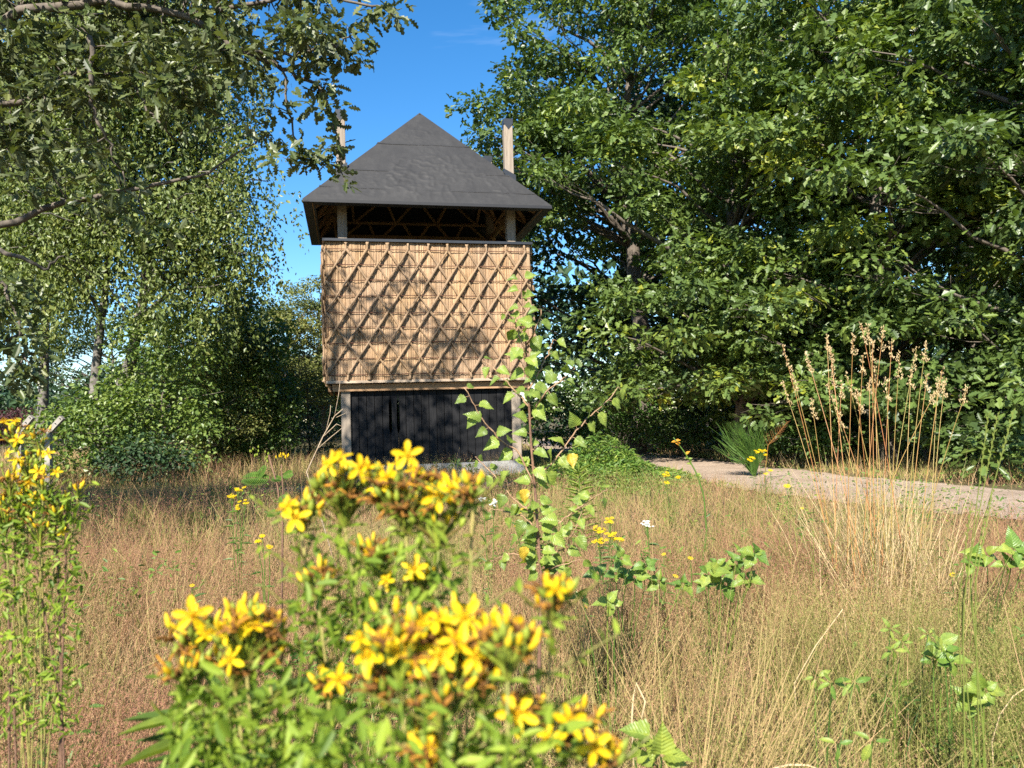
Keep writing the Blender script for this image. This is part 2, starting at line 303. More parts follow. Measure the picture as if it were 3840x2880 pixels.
def gravel():
    m, n, l, p, out = new_mat('sand_track'); f = noise(n, l, 1.2, 6, 0.6); g = noise(n, l, 60, 5, 0.75); h = noise(n, l, 9, 5, 0.6)
    c = ramp(n, l, f, [(0.3, (0.30, 0.225, 0.165)), (0.7, (0.43, 0.335, 0.255))]); c = mixc(n, l, 0.7, c, ramp(n, l, g, [(0.3, (0.6, 0.6, 0.6)), (0.7, (1.3, 1.3, 1.3))]), 'MULTIPLY')
    c = mixc(n, l, 0.5, c, ramp(n, l, h, [(0.35, (0.7, 0.68, 0.66)), (0.65, (1.2, 1.2, 1.2))]), 'MULTIPLY')
    l.new(c, p.inputs['Base Color']); p.inputs['Roughness'].default_value = 0.95; p.inputs['Specular IOR Level'].default_value = 0.1; l.new(bump(n, l, g, 0.7, 0.02), p.inputs['Normal']); return m
M['sand'] = gravel()

# ------------------------------------------------------------------ ground and track
def ground_z(x, y):
    x, y = np.asarray(x, float), np.asarray(y, float)
    z = 0.10 * (vnoise(x, y, 3.1, 3) - 0.5) + 0.05 * (vnoise(x, y, 1.1, 4) - 0.5)
    return z * np.clip((13 - y) / 3, 0, 1) * (1 - np.clip((path_mask(x, y) - 0.02) * 4, 0, 1))
PATH_C = np.array([(7.9, 6.0), (5.45, 7.75), (4.2, 10.3), (3.55, 13.6), (3.0, 17.5), (1.6, 24.0), (0.5, 34.0)]); PATH_W = np.array([1.35, 1.35, 1.3, 1.15, 1.0, 0.9, 0.9])
def seg_dist(x, y, P, W):
    best = np.full(np.shape(x), 9.0)
    for a, b, wa, wb in zip(P[:-1], P[1:], W[:-1], W[1:]):
        d = b - a; t = np.clip(((x - a[0]) * d[0] + (y - a[1]) * d[1]) / (d @ d), 0, 1)
        best = np.minimum(best, np.hypot(x - a[0] - t * d[0], y - a[1] - t * d[1]) - (wa + (wb - wa) * t))
    return best
FORE_C = np.array([(-4.2, 12.3), (-3.4, 12.1), (-2.2, 11.7), (0.2, 12.0), (2.0, 13.2)]); FORE_W = np.array([0.25, 0.5, 0.75, 0.65, 0.5])
def path_mask(x, y):
    """> 0 on the bare track"""
    d = np.minimum(seg_dist(x, y, PATH_C, PATH_W), seg_dist(x, y, FORE_C, FORE_W)) + 0.28 * (vnoise(x, y, 0.7, 8) - 0.5) + 0.12 * (vnoise(x, y, 0.2, 9) - 0.5)
    return -d
def sheet(xs, ys, zf):
    X, Y = np.meshgrid(xs, ys); nx, ny = len(xs), len(ys); v = np.stack([X, Y, zf(X, Y)], -1).reshape(-1, 3)
    i = (np.arange(ny - 1)[:, None] * nx + np.arange(nx - 1)[None]).ravel()
    return v, np.stack([i, i + 1, i + nx + 1, i + nx], -1)
g = Geo()
xs = np.unique(np.concatenate([np.linspace(-300, -30, 10), np.linspace(-30, 30, 100), np.linspace(30, 300, 10)])); ys = np.unique(np.concatenate([np.linspace(-200, -5, 8), np.linspace(-5, 30, 80), np.linspace(30, 500, 14)]))
v, q = sheet(xs, ys, ground_z); g.raw(v, q, np.full(len(q), 4), 0.5); g.obj('ground', M['soil'], smooth=True, kind='structure')
g = Geo(); v, q = sheet(np.arange(-9.5, 10, 0.1), np.arange(5.5, 34, 0.1), lambda X, Y: X * 0)
m_ = path_mask(v[:, 0], v[:, 1]); v[:, 2] = 0.006 + 0.03 * np.clip(m_, 0, .4) + 0.012 * (vnoise(v[:, 0], v[:, 1], .35, 5) - .5); v[:, 2] = np.maximum(v[:, 2], 0.006)
keep = (m_[q] > 0).all(1); used = np.unique(q[keep]); mp_ = np.full(len(v), -1); mp_[used] = np.arange(len(used))
g.raw(v[used], mp_[q[keep]], np.full(keep.sum(), 4), 0.5); g.obj('path', M['sand'], smooth=True, kind='structure')

# ------------------------------------------------------------------ the thatched tower
TW = dict(yaw=0.2118, Tx=-1.3901, Ty=13.6, W=1.8364, zt=4.1895, zb=1.7472, a=1.5207, vp=0.2156, dp=2.0605, zp=6.5627, E=2.1641, ze=4.8008, o=0.3976, vb=2.927, za=7.0351, zw=1.5624, zpl=0.2787)
W_, ZT, ZB, A_, VP, DP, ZP, EV, ZE, OV, VB, ZA, ZW, ZPL = (TW[k] for k in 'W zt zb a vp dp zp E ze o vb za zw zpl'.split())
tower = thing('thatched_tower', 'tall wooden tower with black hip roof, reed thatched middle and black plank base', 'tower', (TW['Tx'], TW['Ty'], 0), TW['yaw'])
TWM = np.array([[math.cos(TW['yaw']), -math.sin(TW['yaw'])], [math.sin(TW['yaw']), math.cos(TW['yaw'])]])
rng = np.random.default_rng(5)
VBK = VP * 2 + DP                                         # back face of the thatched box
PW = 0.082                                                # half a post
# foundation
g = Geo(); g.box((-A_ - .12, VP - .1, -.3), (A_ + .12, VP + DP + .1, ZPL - .03)); plinth = g.obj('plinth', M['concrete'], tower)
# corner posts, each with a black cap and a collar where it leaves the roof
for su in (-1, 1):
    for vv in (VP, VP + DP):
        g = Geo(); cx = su * A_
        zz = np.linspace(ZPL - .03, ZP - .12, 14)
        ring = [(cx - PW, vv - PW), (cx + PW, vv - PW), (cx + PW, vv + PW), (cx - PW, vv + PW)]
        ch = .012
        ring = [(cx - PW + ch, vv - PW), (cx + PW - ch, vv - PW), (cx + PW, vv - PW + ch), (cx + PW, vv + PW - ch), (cx + PW - ch, vv + PW), (cx - PW + ch, vv + PW), (cx - PW, vv + PW - ch), (cx - PW, vv - PW + ch)]
        V = np.array([[(a + rng.normal() * .0015, b + rng.normal() * .0015, z) for a, b in ring] for z in zz]).reshape(-1, 3)
        lo, sz = [], []
        for i in range(len(zz) - 1):
            for j in range(8): k = (j + 1) % 8; lo += [i * 8 + j, i * 8 + k, i * 8 + 8 + k, i * 8 + 8 + j]; sz.append(4)
        lo += list(range((len(zz) - 1) * 8, len(zz) * 8)); sz.append(8)
        g.raw(V, lo, sz, rng.uniform(.35, .7)); p = g.obj('post', M['post_wood'], tower)
        g = Geo(); c = PW + .006                          # cap: a pointed skirt on every side
        top = ZP
        vv4 = [(cx - c, vv - c), (cx + c, vv - c), (cx + c, vv + c), (cx - c, vv + c)]
        V = [(a, b, top) for a, b in vv4] + [(a, b, top - .09) for a, b in vv4] + [((vv4[i][0] + vv4[(i + 1) % 4][0]) / 2, (vv4[i][1] + vv4[(i + 1) % 4][1]) / 2, top - .20) for i in range(4)]
        lo = [0, 1, 2, 3]; sz = [4]
        for i in range(4): k = (i + 1) % 4; lo += [i, 4 + i, 8 + i, 4 + k, k]; sz.append(5)
        g.raw(V, lo, sz, .5); g.obj('cap', M['black_metal'], p)
        zr = ZE + (ZA - ZE) * (EV - A_) / EV
        g = Geo(); c = PW + .028
        V = [(cx - c, vv - c, zr - .02 - su * .11), (cx + c, vv - c, zr - .02 + su * -.11 * 0 - .02), (cx + c, vv + c, zr - .02), (cx - c, vv + c, zr - .02)]
        lowl, lowr = (zr - .16, zr + .06) if su < 0 else (zr + .06, zr - .16)
        g2 = [(cx - c, vv - c, lowl), (cx + c, vv - c, lowr), (cx + c, vv + c, lowr), (cx - c, vv + c, lowl)]
        g3 = [(a, b, zr + .035 if su * (a - cx) > 0 else zr + .15) for a, b, _ in g2]
        lo = []; 
        for i in range(4): k = (i + 1) % 4; lo += [i, k, 4 + k, 4 + i]
        lo += [4, 5, 6, 7]; g.raw(g2 + g3, lo, [4] * 5, .5); g.obj('flashing', M['black_metal'], p)
# plank walls of the base; two slits with pointed ends between planks of the front
pw = (2 * (A_ - PW)) / 21
def plank_poly(u0, u1, notchL, notchR):
    z0, z1 = ZPL + .01 + rng.normal() * .003, ZW
    s0, s1, dd, tip = .79, 1.43, .022, .10
    P = [(u0, z0), (u1, z0)]
    if notchR: P += [(u1, s0), (u1 - dd, s0 + tip), (u1 - dd, s1 - tip), (u1, s1)]
    P += [(u1, z1), (u0, z1)]
    if notchL: P += [(u0, s1), (u0 + dd, s1 - tip), (u0 + dd, s0 + tip), (u0, s0)]
    return P
for i in range(21):
    u0 = -A_ + PW + i * pw + .005; u1 = u0 + pw - .010; d = rng.uniform(-.004, .004)
    g = Geo(); g.prism(plank_poly(u0, u1, i in (5, 6), i in (4, 5)), VP - .03 + d, VP + .0 + d, tint=rng.uniform(.2, .8)); g.obj('plank', M['black_plank'], tower)
for su in (-1, 1):
    n_ = 14; pl = (DP - 2 * PW) / n_
    for i in range(n_):
        v0 = VP + PW + i * pl + .0025; d = rng.uniform(-.004, .004)
        x0 = su * (A_ - .02) + d
        g = Geo(); g.box((x0 - .014, v0, ZPL + .01), (x0 + .014, v0 + pl - .005, ZW), rng.uniform(.2, .8)); g.obj('plank', M['black_plank'], tower)
for i in range(21):
    u0 = -A_ + PW + i * pw + .0025
    g = Geo(); g.box((u0, VP + DP, ZPL + .01), (u0 + pw - .005, VP + DP + .03, ZW), rng.uniform(.2, .8)); g.obj('plank', M['black_plank'], tower)
g = Geo(); g.box((-A_ + PW, VP - .05, ZPL - .028), (A_ - PW, VP + .01, ZPL + .006)); g.obj('sill', M['black_plank'], tower)
# lintel beams, joists, ledger
for vv in (VP, VP + DP):
    f0, f1 = (vv - .135, vv - .015) if vv == VP else (vv + .015, vv + .135)
    g = Geo(); g.box((-A_ - .22, f0, ZW + .004), (A_ + .22, f1, ZW + .125), .6); g.obj('beam', M['beam_wood'], tower)
for su in (-1, 1):
    g = Geo(); g.box((su * A_ - .05, VP + .055, ZW + .006), (su * A_ + .05, VP + DP - .055, ZW + .123), .4); g.obj('beam', M['beam_wood'], tower)
    g = Geo(); g.bar((su * (A_ + .27), VP - .02, ZW + .06), (su * (A_ + .27), VP + DP + .02, ZW + .06), .05, .11, tint=.45); g.obj('beam', M['beam_wood'], tower)
for i in range(9):
    u = -A_ - .08 + i * (2 * A_ + .16) / 8
    g = Geo(); g.box((u - .023, .0, ZW + .092 + .036), (u + .023, VBK - .0, ZB - .047), rng.uniform(.4, .8)); g.obj('joist', M['ledger_wood'], tower)
g = Geo(); g.box((-W_ - .01, -.035, ZB - .045), (W_ + .01, .16, ZB), .6); g.obj('ledger', M['ledger_wood'], tower)
g = Geo(); g.box((-W_ - .01, VBK - .16, ZB - .045), (W_ + .01, VBK + .035, ZB), .6); g.obj('ledger', M['ledger_wood'], tower)
for su in (-1, 1):
    g = Geo(); x0 = su * (W_ - .07); g.box((x0 - .08, .162, ZB - .044), (x0 + .08, VBK - .162, ZB - .001), .6); g.obj('ledger', M['ledger_wood'], tower)
g = Geo(); g.box((-W_ + .16, .17, ZB - .03), (W_ - .16, VBK - .17, ZB + .01), .5); g.obj('floor', M['beam_wood'], tower)
# thatch walls
rowz = [ZT - .155 - .2735 * k for k in range(9)]
def thatch_panel(n_u, half, outward):
    """one wall in its own frame: x across, -y outward, z up"""
    us = np.linspace(-half, half, n_u); zs = np.linspace(ZB + .002, ZT - .02, 46)
    U, Z = np.meshgrid(us, zs)
    ph = np.abs(np.sin(np.pi * (Z - rowz[0]) / .2735))
    d = .006 * ph + .010 * (vnoise(U * 90, Z * 2.2, 1.0, 21) - .5) + .03 * (vnoise(U, Z, .22, 22) - .5) + .005 * rng.normal(size=(1, n_u))
    d[0] -= .01; V = np.stack([U, -d, Z], -1); V[0, :, 2] -= rng.uniform(0, .03, n_u)
    V = V.reshape(-1, 3); i = (np.arange(45)[:, None] * n_u + np.arange(n_u - 1)[None]).ravel()
    q = np.stack([i, i + 1, i + n_u + 1, i + n_u], -1)
    tint = (.5 + .22 * rng.normal(size=(1, n_u)) + .12 * (vnoise(U * 30, Z * 1.5, 1, 23) - .5) * 2).clip(0, 1)
    nv = len(V)
    back = [(-half, .15, ZB + .002), (half, .15, ZB + .002), (half, .15, ZT - .02), (-half, .15, ZT - .02)]
    g = Geo(); g.raw(V, q, np.full(len(q), 4), tint.ravel())
    lo = [nv, nv + 3, nv + 2, nv + 1]; sz = [4]
    bot = list(range(n_u)); topi = list(range(45 * n_u, 46 * n_u)); lf = [k * n_u for k in range(46)]; rt = [k * n_u + n_u - 1 for k in range(46)]
    V2 = np.concatenate([V, back]); lo += [nv, nv + 1] + bot[::-1]; sz.append(2 + n_u)
    lo += [nv + 2, nv + 3] + topi; sz.append(2 + n_u); lo += [nv + 3, nv] + lf; sz.append(48); lo += [nv + 1, nv + 2] + rt[::-1]; sz.append(48)
    g2 = Geo(); g2.raw(V2, np.concatenate([q.ravel(), lo]), np.concatenate([np.full(len(q), 4), sz]), np.concatenate([tint.ravel(), [.4] * 4]))
    return g2
def place(o, su, cv, rz): o.location = (su, cv, 0); o.rotation_euler = (0, 0, rz)
def rope(p, q, r0=.024, seg=26):
    t = np.linspace(0, 1, seg)[:, None]; P = np.array(p) * (1 - t) + np.array(q) * t
    P[:, 0] += .006 * np.cumsum(rng.normal(size=seg)) * .4; P[:, 1] += .004 * rng.normal(size=seg)
    return P, r0 * (1 + .22 * rng.normal(size=seg)).clip(.6, 1.5)
def lattice(panel, half, full=True):
    pitch = .355; off = -.045
    for k in range(-8, 16):
        for sg in (-1, 1):
            # a diagonal that meets the first rod at uk and shifts half a pitch at every rod
            uk = off + (k - 4) * pitch
            pts = [(uk + sg * r * pitch / 2, rowz[r]) for r in range(9)]
            pts = [p for p in pts if abs(p[0]) < half - .005]
            if len(pts) < 2: continue
            (ua, za), (ub, zb) = pts[0], pts[-1]
            # run on to the edge of the wall
            sl = sg * pitch / 2 / .2735
            if za < rowz[0] - .01: e = min(.27, (half - .01 - abs(ua)) / abs(sl)); ua -= sl * e; za += e
            if zb > rowz[8] + .01: e = min(.27, (half - .01 - abs(ub)) / abs(sl)); ub += sl * e; zb -= e
            seg = max(5, int(26 * (za - zb) / 2.2))
            P, R = rope((ua, -.038 - (.012 if sg < 0 else 0), za), (ub, -.038 - (.012 if sg < 0 else 0), zb), .0215 if sg < 0 else .0195, seg)
            g = Geo(); g.tube(P, R, 6, rng.uniform(.35, .65))
            ns = int(14 * (za - zb))                      # loose straws along the rope
            for _ in range(ns):
                c = P[rng.integers(len(P))]; d = unit(np.array([rng.normal() * .6 + sg * -.5, -.35 * rng.random() - .05, rng.normal() * .7 - .5])) * rng.uniform(.02, .075)
                s = unit(np.cross(d, rng.normal(size=3))) * .0018
                b = c + np.array([0, -.018, 0]); g.raw([b - s, b + s, b + d], [0, 1, 2], [3], rng.uniform(.5, 1))
            g.obj('reed_rope', M['reed_rope'], panel, smooth=True)
    for k in range(-6, 15):                               # short stubs above the first and below the last rod
        uk = off + (k - 4) * pitch
        if abs(uk) < half - .01:
            g = Geo(); P, R = rope((uk, -.042, rowz[0] - .02), (uk + rng.normal() * .01, -.04, ZT - .035), .021, 5); R[-1] *= 1.3; g.tube(P, R, 6, rng.uniform(.5, .8)); g.obj('reed_stub', M['reed_rope'], panel, smooth=True)
            g = Geo(); P, R = rope((uk, -.042, rowz[8] + .01), (uk + rng.normal() * .015, -.045, ZB + .005), .021, 5); R[-1] *= 1.5; R[-2] *= 1.25; g.tube(P, R, 6, rng.uniform(.5, .8)); g.obj('reed_stub', M['reed_rope'], panel, smooth=True)
    for r in range(9):
        t = np.linspace(-half + .01, half - .01, 40); P = np.stack([t, np.full(40, -.036) + .002 * rng.normal(size=40), rowz[r] + .006 * np.cumsum(rng.normal(size=40)) * .35], -1)
        g = Geo(); g.tube(P, .0072 * (1 + .15 * rng.normal(size=40)), 5, .5); g.obj('binding_rod', M['binding'], panel, smooth=True)
hd = VBK / 2
for nm, n_u, half, loc, rz in (('thatch_wall', 560, W_ - .012, (0, 0), 0), ('thatch_wall', 150, hd - .012, (-W_, hd), -math.pi / 2), ('thatch_wall', 110, hd - .012, (W_, hd), math.pi / 2), ('thatch_wall', 140, W_ - .012, (0, VBK), math.pi)):
    o = thatch_panel(n_u, half - (0 if rz in (0, math.pi) else .155), -1).obj(nm, M['thatch'], tower); place(o, loc[0], loc[1], rz)
    lattice(o, half - (0 if rz in (0, math.pi) else .02))
for su in (-1, 1):                                        # ragged reed ends standing out at the corners
    g = Geo()
    for _ in range(260):
        z = rng.uniform(ZB, ZT - .1); b = np.array([su * (W_ - .02), rng.uniform(-.03, .12), z]); d = np.array([su * rng.uniform(.005, .05), rng.normal() * .01, -rng.uniform(.05, .2)])
        s = np.array([0, 1, 0]) * .003 + rng.normal(size=3) * .001; g.raw([b - s, b + s, b + d + s * .4, b + d - s * .4], [0, 1, 2, 3], [4], rng.uniform(.2, .9))
    g.obj('corner_reeds', M['reed_rope'], tower, kind='stuff')
g = Geo(); t_ = .045
for lo, hi in (((-W_ - .03, -.07, ZT - .018), (W_ + .03, .17, ZT - .018 + t_)), ((-W_ - .03, VBK - .17, ZT - .018), (W_ + .03, VBK + .07, ZT - .018 + t_)), ((-W_ - .03, .171, ZT - .018), (-W_ + .17, VBK - .171, ZT - .017 + t_)), ((W_ - .17, .171, ZT - .018), (W_ + .03, VBK - .171, ZT - .017 + t_))):
    g = Geo(); g.box(lo, hi); g.obj('coping', M['black_metal'], tower)
# roof
g = Geo(); VC = (VB - OV) / 2; apex = np.array([0, VC, ZA]); cor = np.array([(-EV, -OV, ZE), (EV, -OV, ZE), (EV, VB, ZE), (-EV, VB, ZE)])
sides = []
def slope_grid(a, b, n, off=0.0, wr=0.0, seed=0):
    """triangle a-b-apex as a grid with wrinkles along its normal"""
    V, idx = [], {}
    nrm = unit(np.cross(b - a, apex - a))
    for j in range(n + 1):
        t = j / n
        for i in range(n - j + 1):
            f = i / max(1, n - j); p = (a * (1 - f) + b * f) * (1 - t) + apex * t
            idx[i, j] = len(V); V.append((p, f, t))
    P = np.array([x[0] for x in V]); s = P @ unit(b - a); tt = np.array([x[2] for x in V]); ff = np.array([x[1] for x in V])
    edge = np.minimum(np.minimum(ff, 1 - ff) * (1 - tt) * 6, np.minimum(tt, 1 - tt) * 10).clip(0, 1)
    wv = vnoise(s, tt * 2.8, .12, seed + 40); wv2 = vnoise(s + 9, tt * 2.8, .045, seed + 41); wv3 = vnoise(s, tt * 2.8, .6, seed + 42)
    crease = (1 - np.abs(2 * wv - 1)) ** 6 * (wv3 > .45) + .5 * (1 - np.abs(2 * wv2 - 1)) ** 5 * (vnoise(s, tt, .3, seed + 44) > .6)
    P = P + nrm * (off + wr * edge * (crease + .8 * wv3))[:, None]
    q = []
    for j in range(n):
        for i in range(n - j):
            q.append((idx[i, j], idx[i + 1, j], idx[i, j + 1]))
            if i < n - j - 1: q.append((idx[i + 1, j], idx[i + 1, j + 1], idx[i, j + 1]))
    return P, np.array(q)
roof = None
for k in range(4):
    a, b = cor[k], cor[(k + 1) % 4]
    P, q = slope_grid(a, b, 130 if k == 0 else 40, 0, .016 if k == 0 else .008, k)
    g = Geo(); g.raw(P, q, np.full(len(q), 3), .5)
    if roof is None: roof = g.obj('roof', M['roof_felt'], tower, smooth=True)
    else: g.obj('roof_slope', M['roof_felt'], roof, smooth=True)
    nrm = unit(np.cross(b - a, apex - a))
    for t in ((.118, .30, .60) if k == 0 else (.30, .60)):    # lapped seams
        pa, pb = a * (1 - t) + apex * t, b * (1 - t) + apex * t; d = unit(pb - pa); n_ = 46; f = np.linspace(.004, .996, n_)
        up = unit(np.cross(nrm, d)); c = pa[None] * (1 - f[:, None]) + pb[None] * f[:, None] + up[None] * (.006 * np.cumsum(rng.normal(size=n_)) * .4)[:, None]
        base = c + nrm * .006
        V = np.concatenate([base + up * .05, base + nrm * .004, base - up * .002 - nrm * .008]); i = np.arange(n_ - 1)
        q = np.concatenate([np.stack([n_ + i, n_ + i + 1, i + 1, i], -1), np.stack([2 * n_ + i, 2 * n_ + i + 1, n_ + i + 1, n_ + i], -1)])
        g = Geo(); g.raw(V, q, np.full(len(q), 4), .5); g.obj('felt_seam', M['roof_felt'], roof, smooth=False)
    if k == 0:                                             # upright laps between felt sheets
        for t0, t1, f0 in ((.0, .30, .62), (.30, .60, .34), (.60, .78, .60), (.0, .3, .2), (.3, .6, .8)):
            continue
            g = Geo(); pts = [(a * (1 - f0) + b * f0) * (1 - t) + apex * t for t in np.linspace(t0 + .01, t1 - .01, 14)]
            # keep the lap upright on the slope rather than running to the apex
            x0 = pts[0][0]; pts = [np.array([x0, p[1], p[2]]) + nrm * .010 for p in pts]; g.tube(pts, .011, 5, .5); g.obj('felt_seam', M['roof_felt'], roof, smooth=True)
    inn = 1 - .20 / np.linalg.norm((a + b) / 2 - np.array([0, VC, ZE]))
    ai, bi = np.array([0, VC, ZE]) * (1 - inn) + a * inn, np.array([0, VC, ZE]) * (1 - inn) + b * inn
    dz = np.array([0, 0, -.05])                            # eaves board: face and underside
    g = Geo(); g.raw([a, b, b + dz, a + dz, bi + dz, ai + dz, bi + (0, 0, .10), ai + (0, 0, .10)], [0, 3, 2, 1, 3, 5, 4, 2, 5, 7, 6, 4], [4, 4, 4], .5); g.obj('eaves_board', M['soffit'], roof)
    # under the slope: dark boarding, purlins and zigzag bracing
    lid = -.075
    g = Geo(); g.raw([a + nrm * lid + (0, 0, .05), b + nrm * lid + (0, 0, .05), apex + nrm * lid], [2, 1, 0], [3], .5); g.obj('roof_lining', M['soffit'], roof)
    lv = [.03, .19, .36, .54]
    for j, t in enumerate(lv):
        s_ = .975
        pa, pb = a * (1 - t) + apex * t, b * (1 - t) + apex * t; m_ = (pa + pb) / 2; pa, pb = m_ + (pa - m_) * s_ + nrm * (lid - .045), m_ + (pb - m_) * s_ + nrm * (lid - .045)
        g = Geo(); g.bar(pa, pb, .05, .07, nrm, rng.uniform(.3, .7)); g.obj('purlin', M['frame_wood'], roof)
        if j < 3:
            t2 = lv[j + 1]; qa, qb = a * (1 - t2) + apex * t2, b * (1 - t2) + apex * t2; qa, qb = qa + nrm * (lid - .05), qb + nrm * (lid - .05)
            n_ = max(2, int(round(np.linalg.norm(qb - qa) / .70)))
            for i in range(n_):
                lo_c = pa + (pb - pa) * ((i + .5) / n_); u0, u1 = qa + (qb - qa) * (i / n_ + .02), qa + (qb - qa) * ((i + 1) / n_ - .02)
                for uu in (u0, u1): g = Geo(); g.bar(lo_c, uu, .05, .06, nrm, rng.uniform(.2, .7)); g.obj('brace', M['frame_wood'], roof)
for su in (-1, 1):                                         # side rails and corner braces between the posts
    g = Geo(); g.bar((su * A_, VP + PW, ZE - .02), (su * A_, VP + DP - PW, ZE - .02), .06, .10, tint=.5); g.obj('rail', M['frame_wood'], tower)
    g = Geo(); g.bar((su * (A_ - .02), VP + DP, ZE - .38), (su * (A_ - .42), VP + DP, ZE + .02), .05, .07, tint=.6, up=(0, 1, 0)); g.obj('brace', M['frame_wood'], tower)
    g = Geo(); g.bar((su * A_, VP + DP - .02, ZE - .42), (su * A_, VP + DP - .46, ZE - .06), .05, .07, tint=.6, up=(1, 0, 0)); g.obj('brace', M['frame_wood'], tower)
    g = Geo(); g.bar((su * A_, VP + .1, ZE - .42), (su * A_, VP + .52, ZE - .06), .05, .07, tint=.6, up=(1, 0, 0)); g.obj('brace', M['frame_wood'], tower)
g = Geo(); g.bar((-A_ + PW, VP + DP, ZE - .02), (A_ - PW, VP + DP, ZE - .02), .06, .10, tint=.5); g.obj('rail', M['frame_wood'], tower)

# ------------------------------------------------------------------ leaf shapes
def halfleaf(prof, fold=.18, bend=.12):
    """leaf along +x, length 1, from (t, half width) pairs; folded along the midrib and bent down"""
    n = len(prof); V = [(0, 0, 0)] + [(t, 0, -bend * t * t) for t, w_ in prof[1:-1]][:0]
    V = [(0., 0., 0.), (1., 0., -bend)]
    L_, R_ = [], []
    for t, wd in prof:
        L_.append(len(V)); V.append((t, wd, fold * wd - bend * t * t)); R_.append(len(V)); V.append((t, -wd, fold * wd - bend * t * t))
    return np.array(V), [[0, *R_, 1], [1, *L_[::-1], 0]]
OAK = halfleaf([(.28, .22), (.42, .10), (.70, .31)])
OAKMID = halfleaf([(.28, .20), (.40, .10), (.62, .30), (.74, .13), (.9, .17)])
OAKBIG = halfleaf([(.14, .05), (.24, .2), (.33, .1), (.44, .30), (.54, .13), (.66, .31), (.76, .13), (.88, .19), (.96, .07)])
OVATE = halfleaf([(.12, .2), (.32, .36), (.6, .27), (.85, .1)], .25, .2)
OVAL = halfleaf([(.2, .3), (.6, .3)], .25, .2)
def _birch():
    pr = []
    for t, wd in ((.05, .16), (.12, .29), (.22, .37), (.27, .345), (.36, .365), (.41, .32), (.5, .325), (.55, .275), (.64, .265), (.7, .21), (.78, .18), (.86, .1), (.93, .05)): pr.append((t, wd))
    return halfleaf(pr, .3, .22)
BIRCHBIG = _birch()
DIAM = (np.array([(0, 0, 0), (.45, .28, .06), (1, 0, -.1), (.45, -.28, .06)], float), [[0, 3, 2], [0, 2, 1]])
LANCE = halfleaf([(.2, .10), (.5, .13), (.8, .07)], .3, .35)
OBL = halfleaf([(.15, .13), (.5, .18), (.85, .11)], .25, .25)

def fine_leaf(prof, fold, bend, wave, seed, teeth=.0):
    """curved leaf blade as a grid: cupped along the midrib, drooping to the tip, edge uneven"""
    r = np.random.default_rng(seed); ts = np.linspace(0, 1, 15); wd = np.interp(ts, [0] + [p[0] for p in prof] + [1], [.0] + [p[1] for p in prof] + [0.0]); tw = r.normal() * .25
    V, Fc = [], []
    for i, t in enumerate(ts):
        for j, f in enumerate((-1, -.55, 0, .55, 1)):
            e = wd[i] * (1 + (teeth * (1 if i % 2 else -1) if abs(f) == 1 else 0)); y = f * e
            V.append((t - (.02 if abs(f) == 1 and i % 2 else 0), y, fold * abs(y) ** 1.25 - bend * t ** 1.8 + wave * math.sin(t * 9 + f * 2 + seed) * abs(f) * wd[i] + tw * y * t))
    for i in range(14):
        for j in range(4): a = i * 5 + j; Fc.append([a, a + 5, a + 6, a + 1])
    return np.array(V), Fc
BIRCH_PROF = [(.03, .14), (.08, .26), (.16, .35), (.26, .385), (.38, .36), (.5, .31), (.62, .245), (.75, .16), (.87, .075), (.95, .02)]
BIRCHF = [fine_leaf(BIRCH_PROF, f, b, .16, k, .09) for k, (f, b) in enumerate(((.3, .18), (.55, .32), (.15, .5), (.8, .1)))]
OVATEF = [fine_leaf([(.05, .1), (.15, .24), (.32, .35), (.5, .33), (.7, .22), (.86, .1)], f, b, .08, 10 + k, .03) for k, (f, b) in enumerate(((.35, .2), (.6, .4), (.15, .1)))]
OBLF = [fine_leaf([(.05, .06), (.2, .15), (.5, .2), (.75, .16), (.92, .07)], f, b, .06, 20 + k) for k, (f, b) in enumerate(((.3, .2), (.5, .5), (.1, .05)))]
FLM = {}
def fine_mesh(kind, tb, mat):
    k = int(RNG.integers(len(kind))); key = (id(kind), k, round(tb * 5), mat.name)
    if key not in FLM: g = Geo(); V, Fc = kind[k]; g.raw(V, np.array(Fc).ravel(), [4] * len(Fc), tb); FLM[key] = g.mesh('leaf', mat, True)
    return FLM[key]
def grow(pos, nrm, ax, size, tint): return dict(pos=pos, rot=frames(nrm, ax), size=size, tint=tint)
def cat(ds): return {k: np.concatenate([d[k] for d in ds]) for k in ds[0]}
LEAF_CACHE = {}
